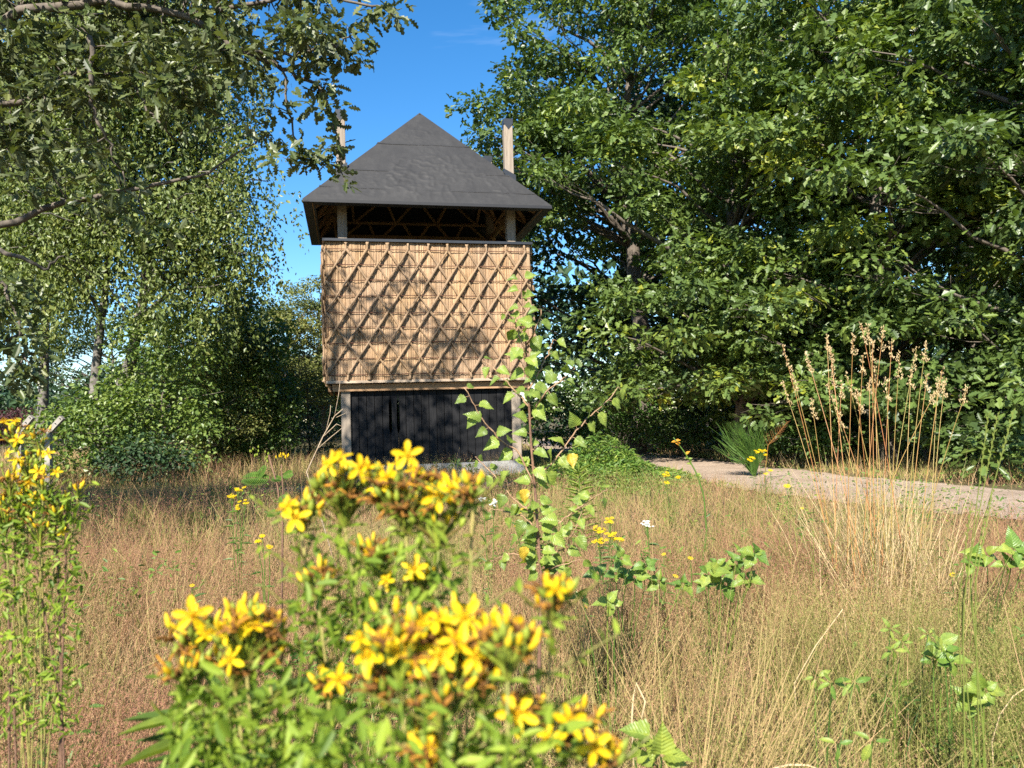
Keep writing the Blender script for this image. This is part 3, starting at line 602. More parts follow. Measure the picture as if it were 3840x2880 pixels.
def crown(parent, lv, tpl, mat, big=None, nbig=0):
    """the leaves of a tree: the ones that show largest as leaf parts, the rest joined"""
    n = len(lv['pos']); keep = np.ones(n, bool)
    if nbig:
        P = lv['pos'] - np.array([0, 0, CAMH]); Z = P @ FW; x, y = (P @ RTR) / Z * F + 1920, 1440 - (P @ UPR) / Z * F
        s = lv['size'] / Z * np.abs((lv['rot'][:, :, 2] * unit(P)).sum(1)) ** .5
        s = np.where((x > 20) & (x < 3820) & (y > 20) & (y < 2860) & (Z > .5), s, 0)
        # leaves in front of their neighbours on the picture: the nearest in each small cell
        cell = (np.floor(x / 36).astype(int) * 100 + np.floor(y / 36).astype(int)); od = np.lexsort((Z, cell)); first = np.ones(n, bool); first[1:] = cell[od][1:] != cell[od][:-1]
        front = np.zeros(n, bool); front[od[first]] = True; s = np.where(front, s, 0)
        pick = np.argsort(-s)[:nbig]; pick = pick[s[pick] > 0]; keep[pick] = False
        for i in pick:
            tb = int(np.clip(lv['tint'][i], 0, .999) * 6); key = (mat.name, id(big or tpl), tb)
            if key not in LEAF_CACHE:
                g = Geo(); g.raw((big or tpl)[0], np.concatenate([np.array(f) for f in (big or tpl)[1]]), [len(f) for f in (big or tpl)[1]], (tb + .5) / 6); LEAF_CACHE[key] = g.mesh('leaf', mat)
            Mx = np.eye(4); Mx[:3, :3] = lv['rot'][i] * lv['size'][i]; Mx[:3, 3] = lv['pos'][i] - np.array(parent.location)
            link('leaf', LEAF_CACHE[key], parent, M=Matrix(Mx.tolist()))
    g = Geo(); k = np.nonzero(keep)[0]
    g.inst(tpl, lv['pos'][k] - np.array(parent.location), lv['rot'][k], lv['size'][k], lv['tint'][k]); g.obj('crown', mat, parent, kind='stuff')
def wobble(p, q, rng, n=7, amp=.08, sag=0.0):
    p, q = np.array(p, float), np.array(q, float); t = np.linspace(0, 1, n)[:, None]; L_ = np.linalg.norm(q - p)
    off = np.cumsum(rng.normal(size=(n, 3)), 0) * amp * L_ / n; off -= off[:1] * (1 - t) + off[-1:] * t
    P = p * (1 - t) + q * t + off; P[:, 2] -= sag * L_ * (4 * t[:, 0] * (1 - t[:, 0])) * -1 * -1; return P
def clump_leaves(C, R, n, rng, size, flat=.42, up=.75, droop=.25):
    """n leaves over a flattened clump at C with radius R, mostly on its upper and outer side"""
    u = rvec(n, rng); r = rng.random(n) ** .45; p = C + u * (r * R)[:, None] * np.array([1, 1, flat]) * rng.uniform(.85, 1.1, (n, 1))
    out = u.copy(); out[:, 2] *= .4
    nrm = unit(np.array([0, 0, up]) + out * .45 + rng.normal(size=(n, 3)) * .42)
    ax = unit(out + rng.normal(size=(n, 3)) * .5 - np.array([0, 0, droop]))
    return p, nrm, ax, size * rng.uniform(.65, 1.2, n)
def broadleaf(name, label, cat_, base, height, center, radii, nclump, per, size, tpl, mat, seed, trunk_r=.16, bark='oak_bark', rc=(.5, .95), face=.35, nbig=0, big=None, lean=(0, 0), group=None, low=-.9, extra=None, tintm=.45, flat=.42, inner=.35, limbs=True, boughs=0, clip=None):
    rng = np.random.default_rng(seed)
    base = np.array([base[0], base[1], 0.0]); center = np.array(center, float); radii = np.array(radii, float)
    t = thing(name, label, cat_, tuple(base), group=group)
    C = []; BC = []
    while len(BC) < boughs:
        u = rvec(1, rng)[0]
        if u[2] < low or (u[1] > .3 and rng.random() > face): continue
        bump_ = .82 + .36 * vnoise(np.array([u[0] * 2.2 + seed]), np.array([u[2] * 2.2 + u[1]]), 1.0, seed)[0]
        c = center + u * radii * (1 - .5 * rng.random() ** 1.6) * bump_
        if c[2] < .5 or any(np.linalg.norm((c - b_) * (1, 1, 1.5)) < .75 for b_ in BC[-60:]) and rng.random() < .9: continue
        BC.append(c)
    for k in range(nclump if boughs else 0):
        b_ = BC[k % boughs]; dn = rng.normal(size=3) * (.62, .55, .2); dn[2] -= .16 * np.hypot(dn[0], dn[1]); c = b_ + dn
        if c[2] > .3: C.append(c)
    while len(C) < nclump and not boughs:
        u = rvec(1, rng)[0]
        if u[2] < low: continue
        if u[1] > .3 and rng.random() > face: continue
        f = 1 - (1 - inner) * rng.random() ** 1.8
        bump_ = .82 + .36 * vnoise(np.array([u[0] * 2.2 + seed]), np.array([u[2] * 2.2 + u[1]]), 1.0, seed)[0]
        c = center + u * radii * f * bump_
        if c[2] < .35: continue
        C.append(c)
    if extra is not None: C += [np.array(e) for e in extra]
    if clip: C = [c for c in C if clip(*[1920 + F * ((c - (0, 0, CAMH)) @ RTR) / c[1], 1440 - F * ((c - (0, 0, CAMH)) @ UPR) / c[1]])]
    C = np.array(C)
    ds = []
    for c in C:
        R = rng.uniform(*rc); n = int(per * (R / np.mean(rc)) ** 2 * rng.uniform(.7, 1.25)); p, nn, ax, s = clump_leaves(c, R, n, rng, size, flat)
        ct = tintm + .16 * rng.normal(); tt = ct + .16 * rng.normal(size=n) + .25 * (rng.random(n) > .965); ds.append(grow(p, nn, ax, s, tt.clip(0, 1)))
    crown(t, cat(ds), tpl, mat, big, nbig)
    # trunk with limbs out to the clumps
    top = center + np.array([lean[0], lean[1], radii[2] * .55])
    g = Geo(); P = wobble(base - (0, 0, .15), top, rng, 12, .12); g.tube(P - base, trunk_r * np.linspace(1.15, .18, 12), 9)
    tk = g.obj('trunk', M[bark], t, smooth=True)
    g = Geo(); nl = len(C) if limbs is True else 0
    order = rng.permutation(len(C))[:70 if trunk_r > .1 else 18]
    for c in C[order]:
        d = np.linalg.norm(P[:, :2] - c[:2], axis=1) * .55; zt_ = c[2] - d; k = int(np.argmin(np.abs(P[:, 2] - zt_))); k = min(max(k, 2), 10)
        L_ = np.linalg.norm(c - P[k]); B = wobble(P[k], c, rng, 7, .16); B[:, 2] += .06 * L_ * np.sin(np.linspace(0, np.pi, 7)); r0 = min(trunk_r * .38, .012 + .013 * L_)
        g.tube(B - base, np.linspace(r0, .006, 7), 5)
        for _ in range(3 if nbig else 1):
            e = c + rvec(1, rng)[0] * np.array([.6, .6, .25]); g.tube(wobble(B[4], e, rng, 4, .15) - base, np.linspace(.009, .003, 4), 4)
    g.obj('branches', M[bark], t, smooth=True)
    return t

# ------------------------------------------------------------------ the oaks on the right
def P_(px, py, Y): return at(px, py, Y)
OAKS = 'tall oaks along the sand track'
# behind the tower, spreading over its roof
ex = [P_(x, y, Y) for x, y, Y in ((1700, 420, 18.5), (1690, 470, 19), (1740, 560, 18.5), (1800, 340, 18.5), (1860, 180, 18.5), (1830, 80, 19), (1900, 60, 18), (1960, 300, 18), (1840, 600, 18.7), (2000, 500, 18), (2050, 620, 18), (1960, 120, 18), (1900, 420, 18.4), (2050, 200, 17.8), (2100, 60, 17.6), (2120, 420, 17.6), (1840, 640, 19.5), (1910, 700, 19.5), (2080, 760, 19), (1800, 500, 19.2))]
broadleaf('oak_tree', 'tall open oak behind the tower roof, with sky showing through its upper branches', 'tree', P_(2380, 1700, 19.5)[:2], 13, P_(2380, 420, 19.5), (3.7, 2.6, 5.4), 300, 96, .18, OAK, M['oak_leaf'], 101, .24, nbig=60, big=OAKBIG, group=OAKS, extra=ex, rc=(.38, .72), low=-.75, boughs=72, clip=lambda x, y: x > (1860 if y < 330 else 1715))
broadleaf('oak_tree', 'dense dark green oak between the tower and the tall dry grass, leafy to the ground', 'tree', P_(2780, 1690, 15.8)[:2], 10, P_(2760, 900, 15.8), (3.1, 2.3, 4.9), 310, 108, .175, OAK, M['oak_leaf'], 102, .2, nbig=300, big=OAKBIG, group=OAKS, rc=(.36, .7), tintm=.5, boughs=66)
broadleaf('oak_tree', 'broad leafy oak with drooping boughs behind the tall dry grass', 'tree', P_(3330, 1720, 13.6)[:2], 11, P_(3290, 760, 13.4), (2.6, 2.0, 4.8), 300, 100, .175, OAK, M['oak_leaf'], 103, .2, nbig=300, big=OAKBIG, group=OAKS, rc=(.34, .66), tintm=.56, boughs=62)
broadleaf('oak_tree', 'shadowy blue-green oak filling the right edge of the picture', 'tree', P_(4050, 1740, 11.6)[:2], 10, P_(3960, 800, 11.4), (2.3, 1.9, 4.6), 235, 100, .17, OAK, M['oak_leaf'], 104, .19, nbig=200, big=OAKBIG, group=OAKS, rc=(.34, .64), tintm=.42, boughs=48)
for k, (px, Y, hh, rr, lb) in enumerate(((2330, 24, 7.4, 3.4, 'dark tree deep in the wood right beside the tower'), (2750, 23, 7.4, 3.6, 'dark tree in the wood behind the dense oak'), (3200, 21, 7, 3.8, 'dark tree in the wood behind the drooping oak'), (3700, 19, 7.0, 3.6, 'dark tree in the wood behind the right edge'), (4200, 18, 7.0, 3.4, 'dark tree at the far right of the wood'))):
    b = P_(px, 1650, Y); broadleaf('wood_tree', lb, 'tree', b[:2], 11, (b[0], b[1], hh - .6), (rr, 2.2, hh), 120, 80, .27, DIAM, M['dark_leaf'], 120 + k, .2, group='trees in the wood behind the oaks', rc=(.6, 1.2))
# ------------------------------------------------------------------ birch, shrubs and far trees on the left
def birch(name, label, trunks, center, radii, nstr, seed, size=.055, nleaf=15, tintm=.5, group=None, low=-.6, flen=(.5, 1.3), extra=()):
    rng = np.random.default_rng(seed); base = np.array([*trunks[0][0][0][:2], 0]); t = thing(name, label, 'tree', tuple(base), group=group)
    center, radii = np.array(center), np.array(radii); trs = []
    for poly, r in trunks:
        poly = np.array(poly); n = 14; tt = np.linspace(0, len(poly) - 1, n); P = np.stack([np.interp(tt, np.arange(len(poly)), poly[:, i]) for i in range(3)], -1); P += np.cumsum(rng.normal(size=(n, 3)), 0) * .012
        P[0, 2] = -.1; g = Geo(); g.tube(P - base, r * np.linspace(1.1, .22, n), 9); g.obj('trunk', M['birch_bark'], t, smooth=True); trs.append(P)
    T = np.concatenate(trs); g = Geo(); S = []
    nb = int(nstr / 16)
    for _ in range(nb):
        while True:
            u = rvec(1, rng)[0]
            if u[2] > low and (u[1] < .35 or rng.random() < .4): break
        e = center + u * radii * (1 - .6 * rng.random() ** 1.7) * (.8 + .4 * vnoise(np.array([u[0] * 2.5]), np.array([u[2] * 2.5]), 1.0, seed)[0])
        S.append(e)
    S += [np.array(x) for x in extra]
    ds = []
    for e in S:
        cand = T[T[:, 2] < e[2] - .2]; cand = cand if len(cand) else T[:3]
        k = cand[np.argmin(np.linalg.norm(cand - e, axis=1) + rng.random(len(cand)) * .8)]
        B = wobble(k, e, rng, 8, .14); B[:, 2] += .12 * np.linalg.norm(e - k) * np.sin(np.linspace(0, np.pi, 8)); g.tube(B - base, np.linspace(min(.05, .01 + .012 * np.linalg.norm(e - k)), .005, 8), 5)
        for _ in range(16):                                # hanging twigs
            s0 = B[rng.integers(4, 8)] + rng.normal(size=3) * np.array([.28, .28, .22]); ln = rng.uniform(*flen); n = max(4, int(nleaf * ln)); dirn = np.array([rng.normal() * .3, rng.normal() * .3, -1.0])
            f = np.sort(rng.random(n)); p = s0 + dirn * (f * ln)[:, None] + np.array([*(rng.normal(size=2) * .25), 0]) * (f * (1 - f))[:, None] + rng.normal(size=(n, 3)) * .05
            ct = tintm + .15 * rng.normal()
            ds.append(grow(p, unit(rng.normal(size=(n, 3)) + np.array([0, -.35, .35])), unit(rng.normal(size=(n, 3)) * .6 + np.array([0, 0, -.8])), size * rng.uniform(.7, 1.25, n), (ct + .17 * rng.normal(size=n)).clip(0, 1)))
    g.obj('branches', M['birch_bark'], t, smooth=True); crown(t, cat(ds), DIAM, M['birch_leaf']); return t
YB = 15.0
birch('birch_tree', 'large weeping birch with two leaning trunks left of the tower', [([P_(400, 1740, YB), P_(420, 1550, YB), P_(490, 1330, YB), P_(560, 1000, YB), P_(590, 600, YB), P_(560, 60, YB)], .15), ([P_(360, 1740, YB + .5), P_(345, 1450, YB + .5), P_(370, 1150, YB + .5), P_(420, 700, YB + .5), P_(400, 100, YB + .5)], .11)],
      P_(490, 560, YB), (2.85, 2.2, 4.9), 6400, 201, .094, 16, .55, extra=[P_(x, y, YB - .5) for x, y in ((900, 620), (930, 780), (900, 860), (880, 560), (860, 780), (850, 900), (800, 700), (700, 820), (880, 930), (820, 1000))])
birch('birch_tree', 'paler birch at the left edge behind the concrete posts', [([P_(150, 1700, 18), P_(170, 1300, 18), P_(160, 700, 18), P_(180, 100, 18)], .12)], P_(170, 700, 18), (2.4, 1.8, 5.8), 3000, 202, .11, 15, .66)
SHR = 'leafy shrubs under the birch'
def shrub(label, px, py, Y, radii, ncl, per, size, mat, seed, tpl=OVAL, tintm=.5, zc=None, group=SHR, rc=(.25, .5), name='shrub'):
    b = P_(px, py, Y); r = np.array(radii); return broadleaf(name, label, 'shrub', b[:2], 2, (b[0], b[1], zc if zc else r[2] * .75), r, ncl, per, size, tpl, mat, seed, .035, 'oak_bark', rc=rc, group=group, tintm=tintm, flat=.7, inner=.45)
shrub('bright green shrub at the foot of the birch trunks', 360, 1700, 14.2, (1.15, .8, 1.0), 60, 60, .085, M['shrub_leaf'], 301, tintm=.75)
shrub('tall fresh green shrub just right of the birch trunks', 620, 1690, 14.8, (1.1, .8, 1.9), 90, 70, .085, M['shrub_leaf'], 302, tintm=.8)
shrub('dark low shrub between the birch and the yellowish bush', 560, 1745, 13.6, (.7, .5, .45), 26, 60, .08, M['dark_leaf'], 303)
shrub('yellowish green bush left of the tower', 790, 1690, 16.0, (1.1, .8, 1.75), 80, 80, .06, M['far_leaf'], 304, DIAM, .75)
shrub('dark leafy bush between the yellowish bush and the tower', 930, 1690, 17.0, (1.15, .9, 1.9), 90, 80, .1, M['shrub_leaf'], 305, tintm=.4)
shrub('glossy green bush high beside the dark bush left of the tower', 900, 1600, 18.0, (1.15, .9, 2.6), 80, 70, .11, M['shrub_leaf'], 306, tintm=.7)
shrub('rounded grey-green shrub beside the tower base on the left', 1160, 1700, 19.0, (1.1, .9, 1.5), 60, 80, .07, M['far_leaf'], 307, DIAM, .35)
FAR = 'far trees behind the tower on the left'
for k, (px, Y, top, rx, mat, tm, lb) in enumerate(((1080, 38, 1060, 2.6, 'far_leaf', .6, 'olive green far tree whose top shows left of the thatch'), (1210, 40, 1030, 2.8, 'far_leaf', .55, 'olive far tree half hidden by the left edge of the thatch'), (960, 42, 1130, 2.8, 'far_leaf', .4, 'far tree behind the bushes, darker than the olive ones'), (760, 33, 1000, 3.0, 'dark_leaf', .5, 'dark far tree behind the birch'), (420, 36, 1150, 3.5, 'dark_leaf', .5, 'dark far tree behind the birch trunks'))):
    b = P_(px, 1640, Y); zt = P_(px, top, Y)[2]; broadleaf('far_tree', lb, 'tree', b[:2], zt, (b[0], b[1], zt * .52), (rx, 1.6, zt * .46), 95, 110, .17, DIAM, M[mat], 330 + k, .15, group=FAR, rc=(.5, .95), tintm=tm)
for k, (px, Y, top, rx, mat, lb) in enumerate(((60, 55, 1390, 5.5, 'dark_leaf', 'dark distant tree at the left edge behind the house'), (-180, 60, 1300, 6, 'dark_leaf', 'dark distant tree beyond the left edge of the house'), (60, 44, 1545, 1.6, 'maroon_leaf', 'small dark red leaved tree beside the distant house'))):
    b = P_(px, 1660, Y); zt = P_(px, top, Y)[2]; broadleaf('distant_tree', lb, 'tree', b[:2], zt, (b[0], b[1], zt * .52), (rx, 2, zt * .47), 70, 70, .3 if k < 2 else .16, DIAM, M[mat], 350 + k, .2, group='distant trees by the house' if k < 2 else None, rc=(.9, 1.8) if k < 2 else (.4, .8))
# ------------------------------------------------------------------ the near oak whose boughs hang into the upper left
rng = np.random.default_rng(77)
YO = 6.2
ob = np.array([-6.4, 5.4, 0]); oak = thing('oak_tree', 'near oak whose lobed leaves and boughs hang over the upper left', 'tree', tuple(ob))
trunkP = np.array([(-6.4, 5.4, -.1), (-6.35, 5.45, 1.5), (-6.2, 5.5, 3.0), (-5.9, 5.7, 4.6), (-5.5, 5.9, 6.4), (-5.2, 6.0, 8.4)]); g = Geo(); g.tube(trunkP - ob, np.array([.32, .27, .24, .2, .13, .05]), 12); g.obj('trunk', M['oak_bark'], oak, smooth=True)
boughs = [  # each bough as pixels and depth, thick end first
    ([(-900, 700, 5.7), (-300, 900, 5.9), (0, 850, 6.0), (230, 760, 6.1), (520, 705, 6.2), (760, 660, 6.3), (960, 535, 6.4)], .042),
    ([(-900, 300, 5.8), (-200, 150, 5.8), (150, 30, 5.8), (420, 5, 5.9), (700, 60, 6.0), (900, 190, 6.1), (1060, 250, 6.2), (1200, 330, 6.2), (1260, 470, 6.2), (1280, 640, 6.2)], .045),
    ([(-900, 500, 5.9), (-200, 420, 5.9), (100, 380, 6.0), (260, 270, 6.0), (480, 275, 6.1), (620, 280, 6.1), (720, 400, 6.15)], .036),
    ([(-700, 900, 5.9), (-200, 850, 5.9), (60, 960, 5.9), (180, 1010, 6.0), (230, 960, 6.0)], .03),
    ([(340, 150, 5.7), (345, 300, 5.7), (350, 430, 5.75), (400, 520, 5.8), (450, 640, 5.9)], .022),
    ([(700, 60, 6.0), (950, 10, 6.0), (1200, -30, 6.0), (1400, 20, 6.0), (1480, 50, 6.0)], .02),
    ([(900, 190, 6.1), (1100, 200, 6.05), (1250, 180, 6.0), (1330, 120, 6.0)], .015),
    ([(480, 275, 6.1), (560, 420, 6.1), (650, 520, 6.1)], .012),
    ([(1060, 250, 6.2), (1080, 420, 6.25), (1130, 560, 6.3), (1180, 620, 6.3)], .01),
    ([(-700, 1000, 5.6), (-200, 1020, 5.6), (20, 1060, 5.7), (70, 1200, 5.7), (90, 1330, 5.75)], .025)]
g = Geo(); ds = []
bp = []
for pts, r0 in boughs:
    Pn = np.array([P_(*p) for p in pts]); n = len(pts) * 4; tt = np.linspace(0, len(pts) - 1, n); P = np.stack([np.interp(tt, np.arange(len(pts)), Pn[:, i]) for i in range(3)], -1); P += rng.normal(size=P.shape) * .012
    if pts[0][0] < -500: P = np.concatenate([[trunkP[2] * .5 + trunkP[3] * .5], P])
    g.tube(P - ob, np.linspace(r0, .006, len(P)), 7); bp.append(P)
def spray(c, R, n, sz=.105, tm=.42):
    p, nn, ax, s = clump_leaves(np.array(c), R, n, rng, sz, .55, .45, .35); nn = unit(nn + rng.normal(size=nn.shape) * .35)
    ds.append(grow(p, nn, ax, s, (tm + .2 * rng.normal(size=n)).clip(0, 1)))
cl = []   # (pixel x, y, depth, radius m, leaves)
r2 = np.random.default_rng(78)
for k in range(150):   # the mass along the top and the left
    x = r2.uniform(-350, 1250); lim = 120 + 330 * vnoise(np.array([x]), np.array([0.]), 260, 61)[0]; lim = lim if x > 150 else lim + 250
    y = r2.uniform(-350, lim) ; cl.append((x, y, r2.uniform(5.6, 6.6), r2.uniform(.16, .34), int(r2.uniform(28, 60))))
for x, y in ((1080, 330), (1150, 250), (1230, 300), (1180, 400), (1100, 450), (1020, 400), (960, 300), (1240, 400), (1120, 560), (1150, 590), (1060, 590), (1000, 520), (940, 470), (1330, 150), (1300, 90), (1390, 60), (1440, 30), (1480, 40), (1360, 220), (1290, 230), (1200, 140), (1100, 120), (1000, 180), (1180, 610), (1205, 330), (1245, 540)): cl.append((x, y, r2.uniform(6.0, 6.3), r2.uniform(.09, .18), int(r2.uniform(14, 30))))
for x, y in ((1255, 470), (1275, 545), (1262, 590), (1278, 650), (1296, 690), (1240, 610), (1215, 560)): cl.append((x, y, 6.2, .055, 7))
for x, y in ((330, 430), (350, 520), (310, 560), (400, 560), (440, 640), (380, 330), (340, 240), (470, 700), (430, 760), (560, 860), (470, 800), (620, 430), (700, 350), (760, 400), (650, 300), (800, 330), (740, 450), (240, 700), (330, 760), (200, 640), (90, 700), (30, 560), (130, 500), (120, 420), (60, 420)): cl.append((x, y, r2.uniform(5.7, 6.2), r2.uniform(.10, .22), int(r2.uniform(16, 34))))
for x, y in ((20, 1080), (60, 1160), (90, 1250), (40, 1300), (110, 1330), (60, 1390), (10, 1220), (90, 1080), (-40, 1150), (-60, 1300), (120, 1400), (30, 1450)): cl.append((x, y, 5.7, r2.uniform(.12, .22), int(r2.uniform(24, 40))))
allb = np.concatenate(bp)
for x, y, Y, R, n in cl:
    c = P_(x, y, Y); spray(c, R, n); k = allb[np.argmin(np.linalg.norm(allb - c, axis=1))]
    B = wobble(k, c, rng, 6, .2); g.tube(B - ob, np.linspace(.007, .0025, 6), 4)
for k in range(4):                                          # hanging twig with its leaves in front of the sky
    pass
def shades(c):
    xx, zz = c[0] + .3 * (6 - c[1]), c[2] - (6 - c[1]) / 1.22
    return c[1] < 5.6 and -4.4 < xx < -.3 and 2.7 < zz < 4.9
# the crown goes on above the frame: it shades the tower and the meadow beyond
for k in range(190):
    c = np.array([r2.uniform(-7.0, -1.6), r2.uniform(4.2, 8.2), r2.uniform(4.9, 9.4)]) if k % 2 else np.array([r2.uniform(-8.6, -4.3), r2.uniform(2.2, 6.6), r2.uniform(3.2, 8.0)])
    if c[0] + .37 * (c[2] - 1) < -3.2 and c[1] + 1.22 * (c[2] - 1) > 12.4: continue
    if shades(c): continue
    if c[2] > 9.8 - .5 * abs(c[0] + 4.8) * 1.2: continue
    spray(c, r2.uniform(.3, .55), int(r2.uniform(24, 48)), .165); k = allb[np.argmin(np.linalg.norm(allb - c, axis=1))]; kk = trunkP[np.argmin(np.linalg.norm(trunkP - c, axis=1) * np.where(trunkP[:, 2] < c[2], 1, 3))]
    g.tube(wobble(kk, c, rng, 7, .15) - ob, np.linspace(.03, .005, 7), 5)
for k in range(150):                                      # the boughs whose shade lies across the meadow left of the tower
    lx, ly, z = r2.uniform(-7.5, -1.4), r2.uniform(8.6, 12.4), r2.uniform(3.6, 8.0); c = np.array([lx - .37 * (z - .4), ly - 1.22 * (z - .4), z])
    d = c - (0, 0, CAMH); ix, iy = 1920 + F * (d @ RTR) / (d @ FW), 1440 - F * (d @ UPR) / (d @ FW)
    if ix > -150 and iy > -150 or c[1] < 1.0 or shades(c): continue
    spray(c, r2.uniform(.35, .6), int(r2.uniform(34, 60)), .175); kk = trunkP[np.argmin(np.linalg.norm(trunkP - c, axis=1) * np.where(trunkP[:, 2] < c[2], 1, 3))]; g.tube(wobble(kk, c, rng, 7, .15) - ob, np.linspace(.03, .005, 7), 5)
g.obj('branches', M['oak_bark'], oak, smooth=True)
crown(oak, cat(ds), OAKMID, M['near_oak_leaf'], OAKBIG, 300)

# ------------------------------------------------------------------ undergrowth along the wood
UND = 'undergrowth along the edge of the wood'
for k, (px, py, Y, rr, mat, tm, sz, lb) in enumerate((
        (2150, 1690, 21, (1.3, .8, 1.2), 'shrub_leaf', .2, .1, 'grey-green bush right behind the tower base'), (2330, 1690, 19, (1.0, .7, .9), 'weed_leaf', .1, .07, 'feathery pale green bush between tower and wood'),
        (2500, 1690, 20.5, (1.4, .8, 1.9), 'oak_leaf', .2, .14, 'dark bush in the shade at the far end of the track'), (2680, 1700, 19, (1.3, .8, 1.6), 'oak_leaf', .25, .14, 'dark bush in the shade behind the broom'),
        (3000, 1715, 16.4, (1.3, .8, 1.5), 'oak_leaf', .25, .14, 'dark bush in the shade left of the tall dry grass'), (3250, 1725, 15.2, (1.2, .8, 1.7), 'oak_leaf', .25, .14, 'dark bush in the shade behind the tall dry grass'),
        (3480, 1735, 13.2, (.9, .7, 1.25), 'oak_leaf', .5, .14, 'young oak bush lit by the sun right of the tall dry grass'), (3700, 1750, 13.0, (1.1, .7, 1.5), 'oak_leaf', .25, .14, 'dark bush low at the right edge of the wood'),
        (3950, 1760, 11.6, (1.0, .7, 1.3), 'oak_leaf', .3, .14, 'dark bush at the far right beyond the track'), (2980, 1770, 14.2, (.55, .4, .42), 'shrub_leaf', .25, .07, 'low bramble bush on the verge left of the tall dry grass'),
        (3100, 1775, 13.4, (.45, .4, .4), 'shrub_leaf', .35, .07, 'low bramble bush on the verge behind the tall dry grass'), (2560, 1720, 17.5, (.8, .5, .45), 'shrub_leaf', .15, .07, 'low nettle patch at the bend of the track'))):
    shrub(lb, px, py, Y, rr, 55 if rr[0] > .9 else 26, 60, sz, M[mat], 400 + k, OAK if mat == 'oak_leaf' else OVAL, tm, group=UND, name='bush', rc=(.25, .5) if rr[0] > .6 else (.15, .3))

rngw = np.random.default_rng(88); g = Geo()
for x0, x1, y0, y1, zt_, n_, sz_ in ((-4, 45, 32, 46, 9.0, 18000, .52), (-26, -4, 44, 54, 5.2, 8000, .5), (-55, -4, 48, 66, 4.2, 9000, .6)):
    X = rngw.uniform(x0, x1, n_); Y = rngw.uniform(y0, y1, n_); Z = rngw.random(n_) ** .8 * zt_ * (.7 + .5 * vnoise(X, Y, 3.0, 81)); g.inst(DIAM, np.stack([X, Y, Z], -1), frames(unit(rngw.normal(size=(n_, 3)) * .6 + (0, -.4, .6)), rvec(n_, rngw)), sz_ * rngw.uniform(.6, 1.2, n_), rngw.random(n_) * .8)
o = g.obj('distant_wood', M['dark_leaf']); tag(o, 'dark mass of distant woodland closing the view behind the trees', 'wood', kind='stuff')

# ------------------------------------------------------------------ the house and the angled concrete posts at the left
hb = P_(-60, 1690, 62); hs_ = thing('house', 'distant low house with pinkish wall and grey roof at the left edge', 'house', (hb[0] - 6, hb[1], 0), 0.25)
g = Geo(); g.box((-8, 0, -.2), (8, 7, 1.55)); g.obj('wall', M['house_wall'], hs_)
g = Geo(); g.raw([(-8.4, -.5, 1.5), (8.4, -.5, 1.5), (8.4, 7.5, 1.5), (-8.4, 7.5, 1.5), (-8.4, 3.5, 3.4), (8.4, 3.5, 3.4)], [0, 1, 5, 4, 2, 3, 4, 5, 1, 2, 5, 3, 0, 4, 0, 3, 2, 1], [4, 4, 3, 3, 4], .5); g.obj('roof', M['house_roof'], hs_)
for x in (-5, -1.5, 2, 5.2):
    g = Geo(); g.box((x, -.04, .5), (x + 1.2, .05, 1.3)); f_ = g.obj('window', M['concrete'], hs_); g = Geo(); g.box((x + .08, -.06, .58), (x + 1.12, .04, 1.22)); g.obj('pane', M['glass'], f_)
rng = np.random.default_rng(15)
for px, pyb, pyt, pxt, Y, lb in ((182, 1622, 1565, 235, 12.6, 'angled concrete fence post, the right one of two'), (75, 1618, 1562, 122, 12.2, 'angled concrete fence post, the left one of two beside the yellow flowers')):
    b = P_(px, pyb, Y); e = P_(pxt, pyt, Y); t = thing('fence_post', lb, 'fence post', (b[0], b[1], 0), group='angled concrete fence posts'); c = np.array([b[0], b[1], 0]); wd = .048
    zs_ = np.linspace(-.2, b[2], 8); V, lo, sz = [], [], []
    g = Geo(); g.bar((0, 0, -.2), (0, 0, b[2] + .01), .085, .085, (0, 1, 0)); g.obj('upright', M['old_concrete'], t)
    d = unit(e - b); g = Geo(); g.bar(b - c - d * .03, e - c, .078, .076, (0, 1, 0)); g.obj('arm', M['old_concrete'], t)
    for s_ in (.25, .6, .92):
        g = Geo(); q_ = b - c + (e - b) * s_; g.tube([q_ + np.array([0, -.06, .0]), q_ + np.array([0, .06, 0])], .008, 6); g.obj('wire_pin', M['black_metal'], t)

# ------------------------------------------------------------------ meadow
rng = np.random.default_rng(31)
def tower_local(x, y):
    a, b = x - TW['Tx'], y - TW['Ty']; return a * math.cos(TW['yaw']) + b * math.sin(TW['yaw']), -a * math.sin(TW['yaw']) + b * math.cos(TW['yaw'])
def scatter(n, y0, y1, power, spread=.72, marg=.6, rng=rng):
    """points over the ground in view; density falls off as Y**-power"""
    t = rng.random(n); k = 2 - power
    Y = (y0 ** k + t * (y1 ** k - y0 ** k)) ** (1 / k); X = (rng.random(n) * 2 - 1) * (spread * Y + marg); u, v_ = tower_local(X, Y)
    ok = (path_mask(X, Y) < .02 + .05 * rng.random(n)) & ~((np.abs(u) < A_ + .16) & (v_ > -.0) & (v_ < VP + DP + .2)); return X[ok], Y[ok]
def blade_tpl(segs=2, bend=.25, wd=1.0):
    V, Fc = [], []
    for i in range(segs + 1):
        t = i / segs; wv = wd * (1 - t) ** .7; x = bend * t * t
        if i < segs: V += [(x, -wv / 2, t), (x, wv / 2, t)]
        else: V += [(x, 0, t)]
    for i in range(segs - 1): Fc.append([2 * i, 2 * i + 1, 2 * i + 3, 2 * i + 2])
    Fc.append([2 * segs - 2, 2 * segs - 1, 2 * segs]); return np.array(V, float), Fc
